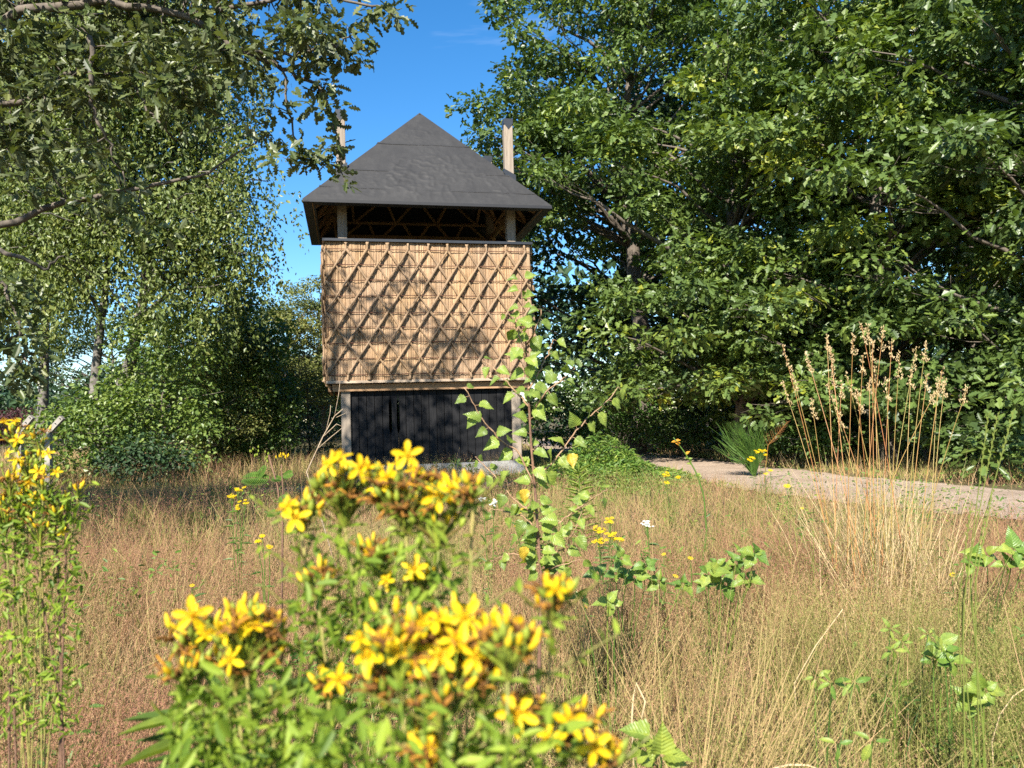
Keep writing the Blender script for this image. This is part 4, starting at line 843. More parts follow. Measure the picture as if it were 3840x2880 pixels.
def yawtilt(n, rng, tilt):
    a = rng.random(n) * 2 * np.pi; z = unit(np.stack([rng.normal(size=n) * tilt, rng.normal(size=n) * tilt, np.ones(n)], -1)); x = np.stack([np.cos(a), np.sin(a), np.zeros(n)], -1); x = unit(x - z * (x * z).sum(1)[:, None]); return np.stack([x, np.cross(z, x), z], -1)
def add_blades(g, X, Y, h, wd, tilt, tint, tpl):
    n = len(X); s = np.stack([h, wd, h], -1); g.inst(tpl, np.stack([X, Y, ground_z(X, Y) - .01], -1), yawtilt(n, rng, tilt), s, tint)
def panicle_tpl(seed, nb=11, spread=.2, fine=False):
    """open bent-grass head: hair-thin branches ending in small spikelets; unit height"""
    r = np.random.default_rng(seed); V, Fc = [], []
    for k in range(nb):
        t = .12 + .85 * k / nb + r.normal() * .03; a = k * 2.4 + r.normal() * .4; ln = spread * (1.15 - t) * r.uniform(.7, 1.2); d = np.array([math.cos(a), math.sin(a), .9]); e = np.array([0, 0, t]) + d * ln
        s = np.array([-math.sin(a), math.cos(a), 0]); i = len(V)
        V += [np.array([0, 0, t]) - s * .004, np.array([0, 0, t]) + s * .004, e]; Fc.append([i, i + 1, i + 2])
        for f in ((.7, 1.0)):
            c = np.array([0, 0, t]) + d * ln * f + r.normal(size=3) * .02; i = len(V); q = unit(d + r.normal(size=3) * .6) * (.042 if fine else .05); s2 = unit(np.cross(q, r.normal(size=3))) * (.0085 if fine else .013); V += [c - s2, c + q * .9, c + s2]; Fc.append([i, i + 1, i + 2])
    return np.array(V), Fc
BL2, BL3 = blade_tpl(2), blade_tpl(3, .45); PAN = [panicle_tpl(s, 7, .22) for s in range(4)]
g = Geo(); gp = Geo()
# bent grass in flower: fine stems with reddish heads
PANF = [panicle_tpl(s, 10, .24, True) for s in range(4)]
def bent(n, y0, y1, power, hmul=1.0, PAN=PAN):
    X, Y = scatter(n, y0, y1, power); red = .65 * vnoise(X, Y, 1.1, 51) + .35 * vnoise(X, Y, .4, 50); red = (.5 + 2.3 * (red - .5)).clip(0, 1); grn = vnoise(X + 40, Y, .8, 52); dens = .5 * vnoise(X, Y, .6, 53) + .5 * vnoise(X, Y, .25, 49); dens = (.5 + 2.0 * (dens - .45)).clip(0, 1)
    ok = (rng.random(len(X)) < .06 + 1.2 * dens) & ~((X > .2) & (Y > 11.0)); X, Y, red, grn = X[ok], Y[ok], red[ok], grn[ok]; m = len(X)
    edge = np.where(X > 0, np.clip(-path_mask(X, Y) / 1.9, .14, 1), 1)
    h = edge * hmul * (.30 + .22 * vnoise(X, Y, .9, 54)) * rng.uniform(.65, 1.15, m); tint = (.70 + .75 * (red - .5) - .6 * np.clip(grn - .55, 0, 1) * 2 + .13 * rng.normal(size=m)).clip(.05, 1)
    R = yawtilt(m, rng, .22); base = np.stack([X, Y, ground_z(X, Y) - .01], -1); wd = .0019 + .0002 * Y
    g.inst(BL2, base, R, np.stack([h, wd, h], -1), (tint * .85 + .06 + .1 * rng.normal(size=m)).clip(.05, .85))
    tip = base + np.einsum('nij,nj->ni', R, np.stack([.25 * h * .6, 0 * h, h * .72], -1)); R2 = yawtilt(m, rng, .3); sz = rng.uniform(.10, .17, m) * (1 + .02 * Y) * edge ** .5
    for k in range(4): s = np.arange(m) % 4 == k; gp.inst(PAN[k], tip[s], R2[s], np.stack([sz[s]] * 3, -1), (tint[s] + .14 + .08 * rng.normal(size=s.sum())).clip(0, 1))
bent(26000, 1.25, 5.2, 1.0, 1.0, PANF); bent(20000, 5.2, 16.0, 1.1, 1.05)
# dry and green blades below
X, Y = scatter(52000, 1.2, 18.0, 1.25); grn = vnoise(X, Y, .8, 55); far = np.clip((Y - 11) / 4, 0, 1); m = len(X); tint = (.64 - .75 * np.clip(grn - .5, 0, 1) * 1.3 - .25 * far + .16 * rng.normal(size=m)).clip(0, .85)
add_blades(g, X, Y, (.10 + .2 * vnoise(X, Y, .7, 56)) * rng.uniform(.5, 1.3, m), .0032 + .0004 * Y, .45, tint, BL3)
# long straws lying and leaning every way, green tufts between them
X, Y = scatter(2600, 1.3, 9.0, 1.2); m = len(X); h = rng.uniform(.25, .75, m) * np.clip(-path_mask(X, Y) / 1.6, .28, 1); lean = vnoise(X, Y, 1.2, 71) > .5
add_blades(g, X, Y, h, rng.uniform(.0022, .0042, m) + .0002 * Y, .55, (.46 + .12 * rng.normal(size=m)).clip(.2, .75), BL3)
for fx, fy, az, ln, m in ((.42, 1.75, .75, .75, 170), (.55, 1.95, .5, .7, 60), (-.95, 2.2, 2.2, .5, 60), (.35, 2.6, .35, .6, 90), (1.9, 2.9, 1.1, .5, 50), (-1.5, 3.3, .5, .6, 70), (-.6, 4.2, .6, .55, 80), (.8, 5.0, 2.0, .55, 70)):
    # straws fanned over by the wind from one root
    d = np.stack([math.sin(az) + rng.normal(size=m) * .35, rng.normal(size=m) * .4 + math.cos(az) * .5, rng.uniform(.35, 1.5, m)], -1); z = unit(d); x = unit(np.cross(z, rng.normal(size=(m, 3)))); g.inst(BL3, np.stack([fx + rng.normal(size=m) * .1, fy + rng.normal(size=m) * .1, np.full(m, .0)], -1), np.stack([x, np.cross(z, x), z], -1), np.stack([np.full(m, .12), rng.uniform(.002, .0036, m), ln * rng.uniform(.5, 1.15, m)], -1), (.47 + .07 * rng.normal(size=m)).clip(.3, .65))
X, Y = scatter(420, 1.5, 11.0, 1.1); kp = vnoise(X, Y, 1.1, 75) > .42; X, Y = X[kp], Y[kp] 
for x_, y_ in zip(X, Y):
    m = 26; xx, yy = x_ + rng.normal(size=m) * .05, y_ + rng.normal(size=m) * .05; add_blades(g, xx, yy, rng.uniform(.12, .38, m), np.full(m, .0045 + .0004 * y_), .4, (.06 + .08 * rng.random(m)), BL3)
g.obj('meadow_grass', M['grass']); gm = bpy.data.objects['meadow_grass']; tag(gm, 'tall dry meadow grass of fine tan and green stems', 'grass', kind='stuff')
# low herbs in patches between the grasses
gh = Geo(); X, Y = scatter(34000, 1.4, 10.0, 1.2); kp = (vnoise(X, Y, .45, 76) > .58) & (vnoise(X, Y, 1.7, 77) > .35); X, Y = X[kp], Y[kp]; m = len(X)
gh.inst(OBL, np.stack([X, Y, ground_z(X, Y) + .52 * rng.random(m) ** .6 * vnoise(X, Y, .3, 78) + .08], -1), frames(unit(rng.normal(size=(m, 3)) * .5 + (0, -.35, .8)), unit(rng.normal(size=(m, 3)) * (1, 1, .5))), rng.uniform(.018, .042, m), (.5 + .25 * rng.normal(size=m)).clip(0, 1))
oh = gh.obj('meadow_herbs', M['weed_leaf']); tag(oh, 'patches of small green herb leaves low between the meadow grasses', 'herbs', kind='stuff')
o = gp.obj('grass_heads', M['grass']); tag(o, 'reddish brown haze of flowering grass heads over the meadow', 'grass', kind='stuff')
# greener grass: verge beyond the track and far field
g = Geo(); X, Y = scatter(34000, 9.0, 30.0, 1.5, .75)
keep = ((X > .3) & (Y > 10.2)) | (Y > 13.2); X, Y = X[keep], Y[keep]; m = len(X); dry = vnoise(X, Y, 1.6, 57); tint = (.22 + .55 * np.clip(dry - .42, 0, 1) * 1.6 + .12 * rng.normal(size=m) + .18 * (X < 0)).clip(0, .8)
add_blades(g, X, Y, (.10 + .2 * vnoise(X, Y, 1.1, 58)) * rng.uniform(.6, 1.3, m) * np.where(X < 0, 1.7, 1.0), .006 + .0005 * Y, .35, tint, BL2)
o = g.obj('verge_grass', M['grass']); tag(o, 'short green and straw coloured grass on the far verges', 'grass', kind='stuff')
# low weeds by the tower's right corner
g = Geo(); n = 15000; c = P_(2230, 1760, 11.9); X = c[0] + rng.normal(size=n) * .72; Y = c[1] + rng.normal(size=n) * .8; u, v_ = tower_local(X, Y); ok = ~((np.abs(u) < A_ + .2) & (v_ > -.05)) & (path_mask(X, Y) < .15); X, Y = X[ok], Y[ok]; n = len(X)
hh = (.55 * np.exp(-(((X - c[0]) / .9) ** 2 + ((Y - c[1]) / 1.2) ** 2)) + .05) * rng.random(n) ** .5 * (.6 + .8 * vnoise(X, Y, .3, 60)); p = np.stack([X, Y, hh], -1)
g.inst(OBL, p, frames(unit(rng.normal(size=(n, 3)) * .5 + (0, -.2, .8)), unit(rng.normal(size=(n, 3)) * (1, 1, .5))), rng.uniform(.04, .085, n), (.62 + .22 * rng.normal(size=n)).clip(0, 1))
X2, Y2 = X[::6], Y[::6]; g.inst(BL2, np.stack([X2, Y2, 0 * X2], -1), yawtilt(len(X2), rng, .3), np.stack([hh[::6] + .08, np.full(len(X2), .006), hh[::6] + .08], -1), np.full(len(X2), .4))
o = g.obj('weed_patch', M['weed_leaf']); tag(o, 'low mound of bright green weeds at the right corner of the tower', 'weeds', kind='stuff')
# weeds along the plinth
for k, (u, hgt, lb) in enumerate(((-.75, .22, 'small weed at the left of the plinth'), (.02, .30, 'dark green weed against the middle of the plinth'), (.32, .42, 'tallest weed against the black planks'), (.62, .30, 'weed right of the tallest one at the plinth'), (-.3, .18, 'lowest weed at the plinth left of the middle'))):
    b = np.array([TW['Tx'], TW['Ty']]) + TWM @ np.array([u, -.12]); t = thing('weed', lb, 'weed', (b[0], b[1], 0), group='weeds along the plinth'); n = 170
    q = rng.normal(size=(n, 3)) * (.10, .06, 0) ; q[:, 2] = hgt * rng.random(n) * np.exp(-(q[:, 0] / .16) ** 2); g = Geo()
    g.inst(OBL, q, frames(unit(rng.normal(size=(n, 3)) * .5 + (0, -.3, .7)), unit(rng.normal(size=(n, 3)))), rng.uniform(.03, .07, n), (.3 + .2 * rng.normal(size=n)).clip(0, 1)); g.obj('foliage', M['shrub_leaf'], t, kind='stuff')
    g = Geo(); 
    for _ in range(5): g.tube([(rng.normal() * .03, 0, -.02), (rng.normal() * .08, rng.normal() * .03, hgt * .8)], .003, 4)
    g.obj('stems', M['weed_leaf'], t)

# ------------------------------------------------------------------ tall dry grass at the right
rng = np.random.default_rng(41)
def cpx(x, y): return 2560 + x * .5787, 960 + y * .5787
def seed_head(P, rng, r=.0075):
    """cocksfoot head: lumps of spikelets along the top of a stalk"""
    g = Geo(); n = len(P)
    for i in range(n):
        for _ in range(5):
            d = unit(np.array([rng.normal() * .5, rng.normal() * .5, 1.0])); c = P[i] + rng.normal(size=3) * r * .8; s = unit(np.cross(d, rng.normal(size=3))); L_ = rng.uniform(.009, .016); wdt = rng.uniform(.002, .0033)
            s2 = np.cross(d, s); g.raw([c, c + d * L_ * .5 + s * wdt, c + d * L_, c + d * L_ * .5 - s * wdt, c + d * L_ * .5 + s2 * wdt, c + d * L_ * .5 - s2 * wdt], [0, 1, 2, 3, 0, 4, 2, 5], [4, 4], rng.uniform(.3, 1))
    return g
YG = 3.7
gb = P_(3300, 1960, YG); gb[2] = 0
cock = thing('cocksfoot_grass', 'tall clump of dry golden grass with seed heads by the sand track', 'grass clump', tuple(gb))
tips = [(650, 590), (650, 830), (800, 640), (935, 520), (955, 600), (1105, 510), (1155, 440), (1200, 455), (1230, 560), (1300, 470), (1355, 560), (1405, 640), (1515, 600), (1575, 575), (1585, 775), (1655, 800), (1680, 740), (1700, 800), (1845, 860), (965, 700), (1030, 825), (1130, 870), (1245, 720), (940, 840), (835, 940), (1000, 1000), (1170, 640), (1210, 800), (1320, 800), (1060, 770), (1480, 740), (710, 770), (1640, 880)]
for x, y in tips:
    Y = YG + rng.normal() * .14; tip = P_(*cpx(x, y), Y); b = gb + np.array([(x - 1250) / 600 * .22 + rng.normal() * .10, rng.normal() * .10, 0]); n = 12; t = np.linspace(0, 1, n)[:, None]
    P = b * (1 - t) + tip * t; side = (tip - b) * (1, 1, 0); P += side * (t ** 2 - t) * .35
    g = Geo(); g.tube(P - gb, np.linspace(.0026, .0011, n), 4, rng.uniform(.1, 1)); s = g.obj('stalk', M['stalk_red'], cock)
    n = 7; k = np.linspace(0, 1, n)[:, None]; L_ = rng.uniform(.055, .11); d = unit(P[-1] - P[-2]); H_ = P[-1] - d * L_ * (1 - k) + rng.normal(size=(n, 3)) * .003
    g = seed_head(np.concatenate([H_, H_[:2] + np.array([.012, 0, -.01])]) - gb, rng, .0048); g.obj('seed_head', M['straw'], s)
g = Geo()
n = 750; X = rng.normal(size=n) * .16; Y = rng.normal(size=n) * .14; g.inst(BL3, np.stack([X, Y, 0 * X - .01], -1), yawtilt(n, rng, .24), np.stack([rng.uniform(.2, .8, n), np.full(n, .0042), rng.uniform(.3, .95, n) * np.exp(-(X / .5) ** 2)], -1), rng.random(n)); g.obj('dry_blades', M['straw'], cock, kind='stuff')
g = Geo(); n = 260; X = rng.normal(size=n) * .3; Y = rng.normal(size=n) * .2; g.inst(BL3, np.stack([X, Y, 0 * X - .01], -1), yawtilt(n, rng, .35), np.stack([rng.uniform(.3, .8, n), np.full(n, .005), rng.uniform(.3, .75, n)], -1), rng.random(n) * .3); g.obj('green_blades', M['grass'], cock, kind='stuff')
def stalks(name, label, cat_, base, lines, mat, r=.0012, spike=True, tint=.2, group=None, spmat=None, depth=1.4):
    b = np.array([base[0], base[1], 0]); t = thing(name, label, cat_, tuple(b), group=group)
    for pts in lines:
        Pn = np.array([P_(x, y, depth + rng.normal() * .03) for x, y in pts]); Pn = np.concatenate([[b + (rng.normal() * .02, rng.normal() * .02, -.01)], Pn]); n = 16; tt = np.linspace(0, len(Pn) - 1, n); P = np.stack([np.interp(tt, np.arange(len(Pn)), Pn[:, i]) for i in range(3)], -1)
        g = Geo(); g.tube(P - b, np.linspace(r * 1.5, r * .7, n), 4, tint); s = g.obj('stalk', mat, t)
        if spike:
            L_ = .11; k = np.linspace(0, 1, 14)[:, None]; d = unit(P[-1] - P[-3]); H_ = P[-1] - d * L_ * (1 - k); g = Geo()
            for i in range(14):
                sd = 1 if i % 2 else -1; q = unit(d + sd * .35 * np.array([1, 0, 0]) + rng.normal(size=3) * .1) * .011; s2 = unit(np.cross(q, (0, 1, .2))) * .0016; g.raw([H_[i] - b, H_[i] + q * .5 + s2 - b, H_[i] + q - b, H_[i] + q * .5 - s2 - b], [0, 1, 2, 3], [4], tint)
            g.obj('spike', spmat or mat, s)
    return t
rb = P_(3620, 2700, 1.5)
stalks('ryegrass', 'thin green grass spikes rising at the right edge of the meadow', 'grass clump', rb[:2], [[(3600, 2300), (3740, 1560)], [(3610, 2300), (3705, 1560)], [(3640, 2200), (3690, 1950), (3800, 1545)], [(3655, 2200), (3720, 1850)], [(3590, 2300), (3640, 1900)]], M['grass'], .0011, tint=.08, depth=1.5)
# single dry stems left of the tower
db = P_(1280, 2050, 4.2)
dead = thing('dead_stem', 'leafless dry branching stem rising left of the tower base', 'dead plant', (db[0], db[1], 0)); b = np.array([db[0], db[1], 0])
for pts, r in (([(1180, 1860), (1150, 1770), (1210, 1640), (1255, 1560), (1287, 1533)], .005), ([(1210, 1640), (1262, 1590), (1285, 1600)], .003), ([(1195, 1680), (1240, 1640), (1283, 1605)], .003), ([(1222, 1620), (1238, 1550), (1240, 1520)], .0025), ([(1255, 1560), (1270, 1480), (1275, 1430)], .0025), ([(1262, 1565), (1300, 1548)], .0022)):
    Pn = np.array([P_(x, y, 4.2) for x, y in pts]); 
    if r == .005: Pn = np.concatenate([[b + (.05, 0, -.01)], Pn])
    g = Geo(); g.tube(Pn - b, np.linspace(r, r * .5, len(Pn)), 5); g.obj('stem' if r == .005 else 'twig', M['dead_stem'], dead, smooth=True)

# ------------------------------------------------------------------ birch sapling in front of the tower
rng = np.random.default_rng(52)
YS = 2.2
def c8(x, y, d=0): return P_(1650 + x * .6628, 1000 + y * .6628, YS + d)
sb = P_(2030, 2500, YS); sb[2] = 0
sap = thing('birch_sapling', 'young birch sapling with toothed light green leaves in front of the tower', 'sapling', tuple(sb))
stemP = np.array([sb + (0, 0, -.02), sb * (1, 1, 0) + (-.01, 0, .3)] + [c8(*p) for p in ((575, 1750), (560, 1600), (545, 1350), (515, 1000), (500, 700), (490, 480), (468, 260), (458, 70))])
tt = np.linspace(0, len(stemP) - 1, 34); SP = np.stack([np.interp(tt, np.arange(len(stemP)), stemP[:, i]) for i in range(3)], -1)
g = Geo(); g.tube(SP - sb, np.linspace(.0062, .0014, 34), 7); g.obj('stem', M['sapling_bark'], sap, smooth=True)
brs = [[(530, 1230), (440, 1040), (340, 980), (260, 890), (200, 800), (140, 690)], [(525, 1215), (640, 1110), (740, 970), (830, 860), (930, 780), (1010, 680)], [(515, 830), (600, 710), (700, 630), (760, 575)], [(500, 690), (560, 600), (610, 500), (640, 410)], [(490, 440), (540, 360), (575, 250)],
       [(510, 800), (440, 720), (370, 640), (300, 570), (240, 530)], [(495, 560), (465, 430), (430, 330), (395, 265)], [(540, 1400), (420, 1320), (310, 1180), (200, 1070)], [(580, 1560), (680, 1440), (780, 1370), (860, 1310), (945, 1260)], [(555, 1500), (470, 1410), (390, 1390), (290, 1370)], [(570, 1640), (700, 1600), (760, 1500), (800, 1380)], [(575, 1700), (480, 1640), (400, 1620), (300, 1660)], [(575, 1720), (680, 1690), (790, 1660)], [(560, 1590), (500, 1540), (420, 1500)]]
BM = {}
def sap_leaf(tb):
    return fine_mesh(BIRCHF, float(tb), M['sapling_leaf'])
def put_leaf(parent, org, p, d, n, size, me, name='leaf'):
    R = frames(np.array([n]), np.array([d]))[0]; Mx = np.eye(4); Mx[:3, :3] = R * size; Mx[:3, 3] = p - org; link(name, me, parent, M=Matrix(Mx.tolist()))
lines = [np.array([c8(x, y, rng.normal() * .02 + .12 * k / len(b_) * (1 if i % 2 else -1)) for k, (x, y) in enumerate(b_)]) for i, b_ in enumerate(brs)]
pet = Geo()
for Bp in lines:
    n = len(Bp) * 4; tt = np.linspace(0, len(Bp) - 1, n); P = np.stack([np.interp(tt, np.arange(len(Bp)), Bp[:, i]) for i in range(3)], -1); P[1:] += rng.normal(size=(n - 1, 3)) * .0015
    g = Geo(); g.tube(P - sb, np.linspace(.0029, .0011, n), 6); g.obj('branch', M['twig'], sap, smooth=True)
    L_ = np.linalg.norm(np.diff(P, axis=0), axis=1).sum(); nl = max(5, int(L_ / .030)); sgn = 1
    for f in np.linspace(.12, 1.0, nl):
        c = np.array([np.interp(f * (n - 1), np.arange(n), P[:, i]) for i in range(3)]); along = unit(P[-1] - P[0]); side = unit(np.cross(along, (0, -1, .1))) * sgn; sgn = -sgn
        d = unit(side * .8 + along * .35 + np.array([rng.normal() * .35, rng.normal() * .5, -.35 + rng.normal() * .3])); e = c + d * rng.uniform(.008, .014); nn = unit(np.array([rng.normal() * .45, -.95 + rng.normal() * .35, .6 + rng.normal() * .3])); s = rng.uniform(.034, .050) * (1.08 - .35 * f ** 3)
        pet.tube([c - sb, e - sb], .0008, 4); put_leaf(sap, sb, e, unit(d + (0, 0, -.25)), nn, s, sap_leaf(rng.choice([.15, .4, .6, .75, .85])))
for k in range(8, 34):                                       # along the leader
    c = SP[k]; a = k * 2.4; 
    for r_ in range(2 if k > 14 else 4):
        d = unit(np.array([math.cos(a + r_ * 2.2), math.sin(a + r_ * 2.2) * .7, .1 + rng.normal() * .3])); e = c + d * .012; pet.tube([c - sb, e - sb], .0009, 4)
        put_leaf(sap, sb, e, d, unit(np.array([rng.normal() * .4, -.9, .65])), rng.uniform(.036, .054) * (1 if k < 26 else .75), sap_leaf(rng.choice([.15, .4, .6, .75])))
pet.obj('leaf_stalks', M['twig'], sap, kind='stuff')
for x, y, rz in ((470, 1300, -1.2), (735, 1100, -1.0), (470, 1625, -1.4)):     # yellowed leaves
    p = c8(x, y, -.05); put_leaf(sap, sb, p + (0, 0, .02), unit(np.array([.25, -.2, rz])), unit(np.array([.3, -.9, .2])), .042, sap_leaf(1.0), 'yellow_leaf')

# ------------------------------------------------------------------ St John's wort
rng = np.random.default_rng(63)
def petal_mesh():
    V, L0 = [], []; prof = [(0, .08), (.2, .22), (.5, .30), (.8, .22), (.95, .1)]
    return halfleaf([(.04, .07), (.2, .15), (.5, .21), (.78, .20), (.93, .11)], .25, .18)
PETAL = petal_mesh(); PM = []
for tv in (.2, .6, 1.0): g = Geo(); g.raw(PETAL[0], np.concatenate([np.array(f) for f in PETAL[1]]), [len(f) for f in PETAL[1]], tv); PM.append(g.mesh('petal', M['petal'], True))
def heart_mesh(seed):
    r = np.random.default_rng(seed); g = Geo(); u = rvec(34, r); u[:, 2] = np.abs(u[:, 2]) * 1.1 + .35; u = unit(u)
    for d in u:
        L_ = r.uniform(.55, .85); s = unit(np.cross(d, r.normal(size=3))) * .014; g.raw([-s * 1.0, s * 1.0, d * L_ + s * .6, d * L_ - s * .6], [0, 1, 2, 3], [4], r.uniform(.2, 1)); c = d * L_; q = unit(np.cross(d, r.normal(size=3))); h = np.cross(d, q); e = .045
        g.raw([c + q * e, c + h * e, c - q * e, c - h * e, c + d * e, c - d * e], [0, 1, 4, 1, 2, 4, 2, 3, 4, 3, 0, 4, 1, 0, 5, 2, 1, 5, 3, 2, 5, 0, 3, 5], [3] * 8, r.uniform(0, .5))
    g.tube([(0, 0, -.12), (0, 0, .15), (0, 0, .35)], [.1, .16, .05], 6, .3); return g.mesh('flower', M['stamen'])
HM = [heart_mesh(s) for s in range(4)]
def lathe_mesh(name, prof, mat, sides=7, tints=None):
    g = Geo(); P = np.array([(0, 0, z) for z, r in prof]); g.tube(P, [r for z, r in prof], sides, np.repeat(tints, sides) if tints is not None else .5); return g.mesh(name, mat, True)
BUDM = [lathe_mesh('bud', [(-.1, .03), (0, .14), (.25, .2), (.55, .2), (.85, .12), (1.05, .02)], M['bud'], 7, np.array([.0, .05, .3 + k * .1, .6 + k * .15, .8, .9])) for k in range(3)]
CAPM = [lathe_mesh('seed_capsule', [(-.1, .04), (0, .16), (.3, .25), (.6, .19), (.85, .06), (1.0, .02)], M['capsule'], 7, np.array([.2, .4, .6, .6, .4, .1]) + k * .15) for k in range(3)]
def spent_mesh(seed):
    r = np.random.default_rng(seed); g = Geo()
    for k in range(6):                                        # shrivelled petals
        a = k * 1.05 + r.normal() * .3; d = np.array([math.cos(a), math.sin(a), .2 + r.random() * .9]); P = np.array([d * .1, d * .4 + (0, 0, .15), d * .7 + r.normal(size=3) * .12, d * .85 + r.normal(size=3) * .2 - (0, 0, .1)]); g.tube(P, [.05, .09, .07, .02], 4, r.uniform(.1, 1))
    g.tube([(0, 0, -.1), (0, 0, .15), (0, 0, .5)], [.06, .15, .04], 6, .2); return g.mesh('spent_flower', M['spent'], True)
SPM = [spent_mesh(s) for s in range(4)]
WLM = []
for tv in (.1, .35, .6, .85): g = Geo(); g.raw(OBL[0], np.concatenate([np.array(f) for f in OBL[1]]), [len(f) for f in OBL[1]], tv); WLM.append(g.mesh('leaf', M['wort_leaf']))
def put(parent, org, p, axis, size, me, name, roll=None):
    """mesh with its z along axis"""
    z = unit(np.array(axis, float)); x = unit(np.cross(z, rng.normal(size=3))); y = np.cross(z, x); Mx = np.eye(4); Mx[:3, :3] = np.stack([x, y, z], -1) * size; Mx[:3, 3] = np.array(p) - org; return link(name, me, parent, M=Matrix(Mx.tolist()))
def flower(parent, org, p, axis, diam):
    f = put(parent, org, p, axis, diam * .42, HM[rng.integers(4)], 'flower'); a0 = rng.random() * 6.28
    for k in range(5):
        a = a0 + k * 2 * math.pi / 5 + rng.normal() * .08; el = .12 + rng.normal() * .16; d = np.array([math.cos(a) * math.cos(el), math.sin(a) * math.cos(el), math.sin(el)]); n = np.array([-math.cos(a) * math.sin(el), -math.sin(a) * math.sin(el), math.cos(el)])
        R = frames(np.array([n]), np.array([d]))[0]; Mx = np.eye(4); Mx[:3, :3] = R * 1.18 * rng.uniform(.92, 1.08); Mx[:3, 3] = d * .08; link('petal', PM[rng.integers(3)], f, M=Matrix(Mx.tolist()))
def wort(label, base, Y, clusters, flowers, leaf_n, leaf_len=.0145, fl=.0225, shoots=(), bud=.0095, low=.25, fill=None, group="St John's wort plants in flower"):
    """clusters: (px, py, radius px, buds, spent, capsules); every cluster tops its own stem"""
    base = np.array([base[0], base[1], 0.0]); t = thing('st_johns_wort', label, 'flower', tuple(base), group=group); ped = Geo(); nleaf = 0; C = []
    for px, py, rp, nb, ns, nc in clusters:
        dY = rng.normal() * .02; c = P_(px, py, Y + dY); R = rp / F * Y; C.append(c); j = c - (0, 0, R * 1.1)
        foot = base + (rng.normal() * .02, rng.normal() * .02, -.01); n = 16; s = np.linspace(0, 1, n)[:, None]; S = foot * (1 - s) + j * s; S[:, :2] += (j - foot)[:2] * (s ** 1.6 - s) * .8
        g = Geo(); g.tube(S - base, np.linspace(.0018, .0009, n), 6); g.obj('stem', M['wort_stem'], t, smooth=True)
        for k, (me, nm, cnt, sz) in enumerate(((BUDM, 'bud', nb, bud), (SPM, 'spent_flower', int(ns * .6), bud * 1.15), (CAPM, 'seed_capsule', int(nc * 1.4), bud * 1.0))):
            for _ in range(cnt):
                u = rvec(1, rng)[0]; u[2] = u[2] * .75 + (.25 if k == 0 else 0); p = c + u * R * (rng.random() ** .4) * (1, .8, .85); ax = unit(u * .5 + (0, 0, .9) + rng.normal(size=3) * .25)
                put(t, base, p, ax, sz * rng.uniform(.75, 1.2), me[rng.integers(len(me))], nm); q = j + (p - j) * .35 + (0, 0, R * .15); ped.tube([j - base, q - base, p - base - ax * sz * .1], [.0011, .0009, .0006], 4, rng.random())
        # opposite leaves and short leafy shoots down the stem
        L_ = np.linalg.norm(j - foot)
        k = 0; z = j.copy(); f = 1.0
        nleaf = 0
        while nleaf < leaf_n / len(clusters) and f > 1 - low / L_:
            p = np.array([np.interp(f, s[:, 0], S[:, i]) for i in range(3)]); a = k * 1.57 + rng.normal() * .2
            for sg in (0, math.pi):
                d = np.array([math.cos(a + sg), math.sin(a + sg), .25 + rng.normal() * .15]); put_leaf(t, base, p, unit(d), unit(np.array([-.2 * d[0], -.2 * d[1] - .25, 1])), leaf_len * rng.uniform(.8, 1.25), WLM[rng.integers(4)]); nleaf += 1
                if rng.random() < .75:                        # axillary shoot
                    e = p + unit(d + (0, 0, .5)) * rng.uniform(.02, .05); ped.tube([p - base, e - base], [.0009, .0006], 4, .2)
                    for q in range(4):
                        dd = unit(d * .4 + rng.normal(size=3) * .7 + (0, 0, .3)); put_leaf(t, base, p + (e - p) * (.4 + .2 * q), dd, unit(np.array([0, -.4, .9]) + rng.normal(size=3) * .3), leaf_len * rng.uniform(.45, .75), WLM[rng.integers(4)]); nleaf += 1
            k += 1; f -= .017 / L_ * rng.uniform(.8, 1.4)
    for px, py, dm, ax in flowers:
        p = P_(px, py, Y - .015); flower(t, base, p, ax, fl * dm); c = C[int(np.argmin([np.linalg.norm(q - p) for q in C]))]; ped.tube([c - base - (0, 0, .01), (c + p) / 2 - base - (0, 0, .006), p - base - unit(np.array(ax)) * .003], [.0011, .0009, .0008], 4, .3)
    ped.obj('flower_stalks', M['capsule'], t, kind='stuff')
    if fill:
        g = Geo(); m = fill[4]; pp = np.array([P_(rng.uniform(fill[0], fill[1]), fill[2] + (fill[3] - fill[2]) * rng.random() ** .7, Y + rng.normal() * .035) for _ in range(m)]); g.inst(OBL, pp - base, frames(unit(rng.normal(size=(m, 3)) * .5 + (0, -.5, .8)), unit(rng.normal(size=(m, 3)))), leaf_len * rng.uniform(.55, 1.25, m), (.5 + .25 * rng.normal(size=m)).clip(0, 1))
        for q in pp[::9]: g.tube([q - base, q - base + (rng.normal() * .01, .005, -.06), q - base + (rng.normal() * .02, .01, -.13)], .0009, 3, .3)
        g.obj('side_shoots', M['wort_leaf'], t, kind='stuff')
    return t
UPF = (0, -.35, 1); FR = (.1, -1, .35); LF = (-.5, -.7, .5); RF = (.5, -.7, .4)
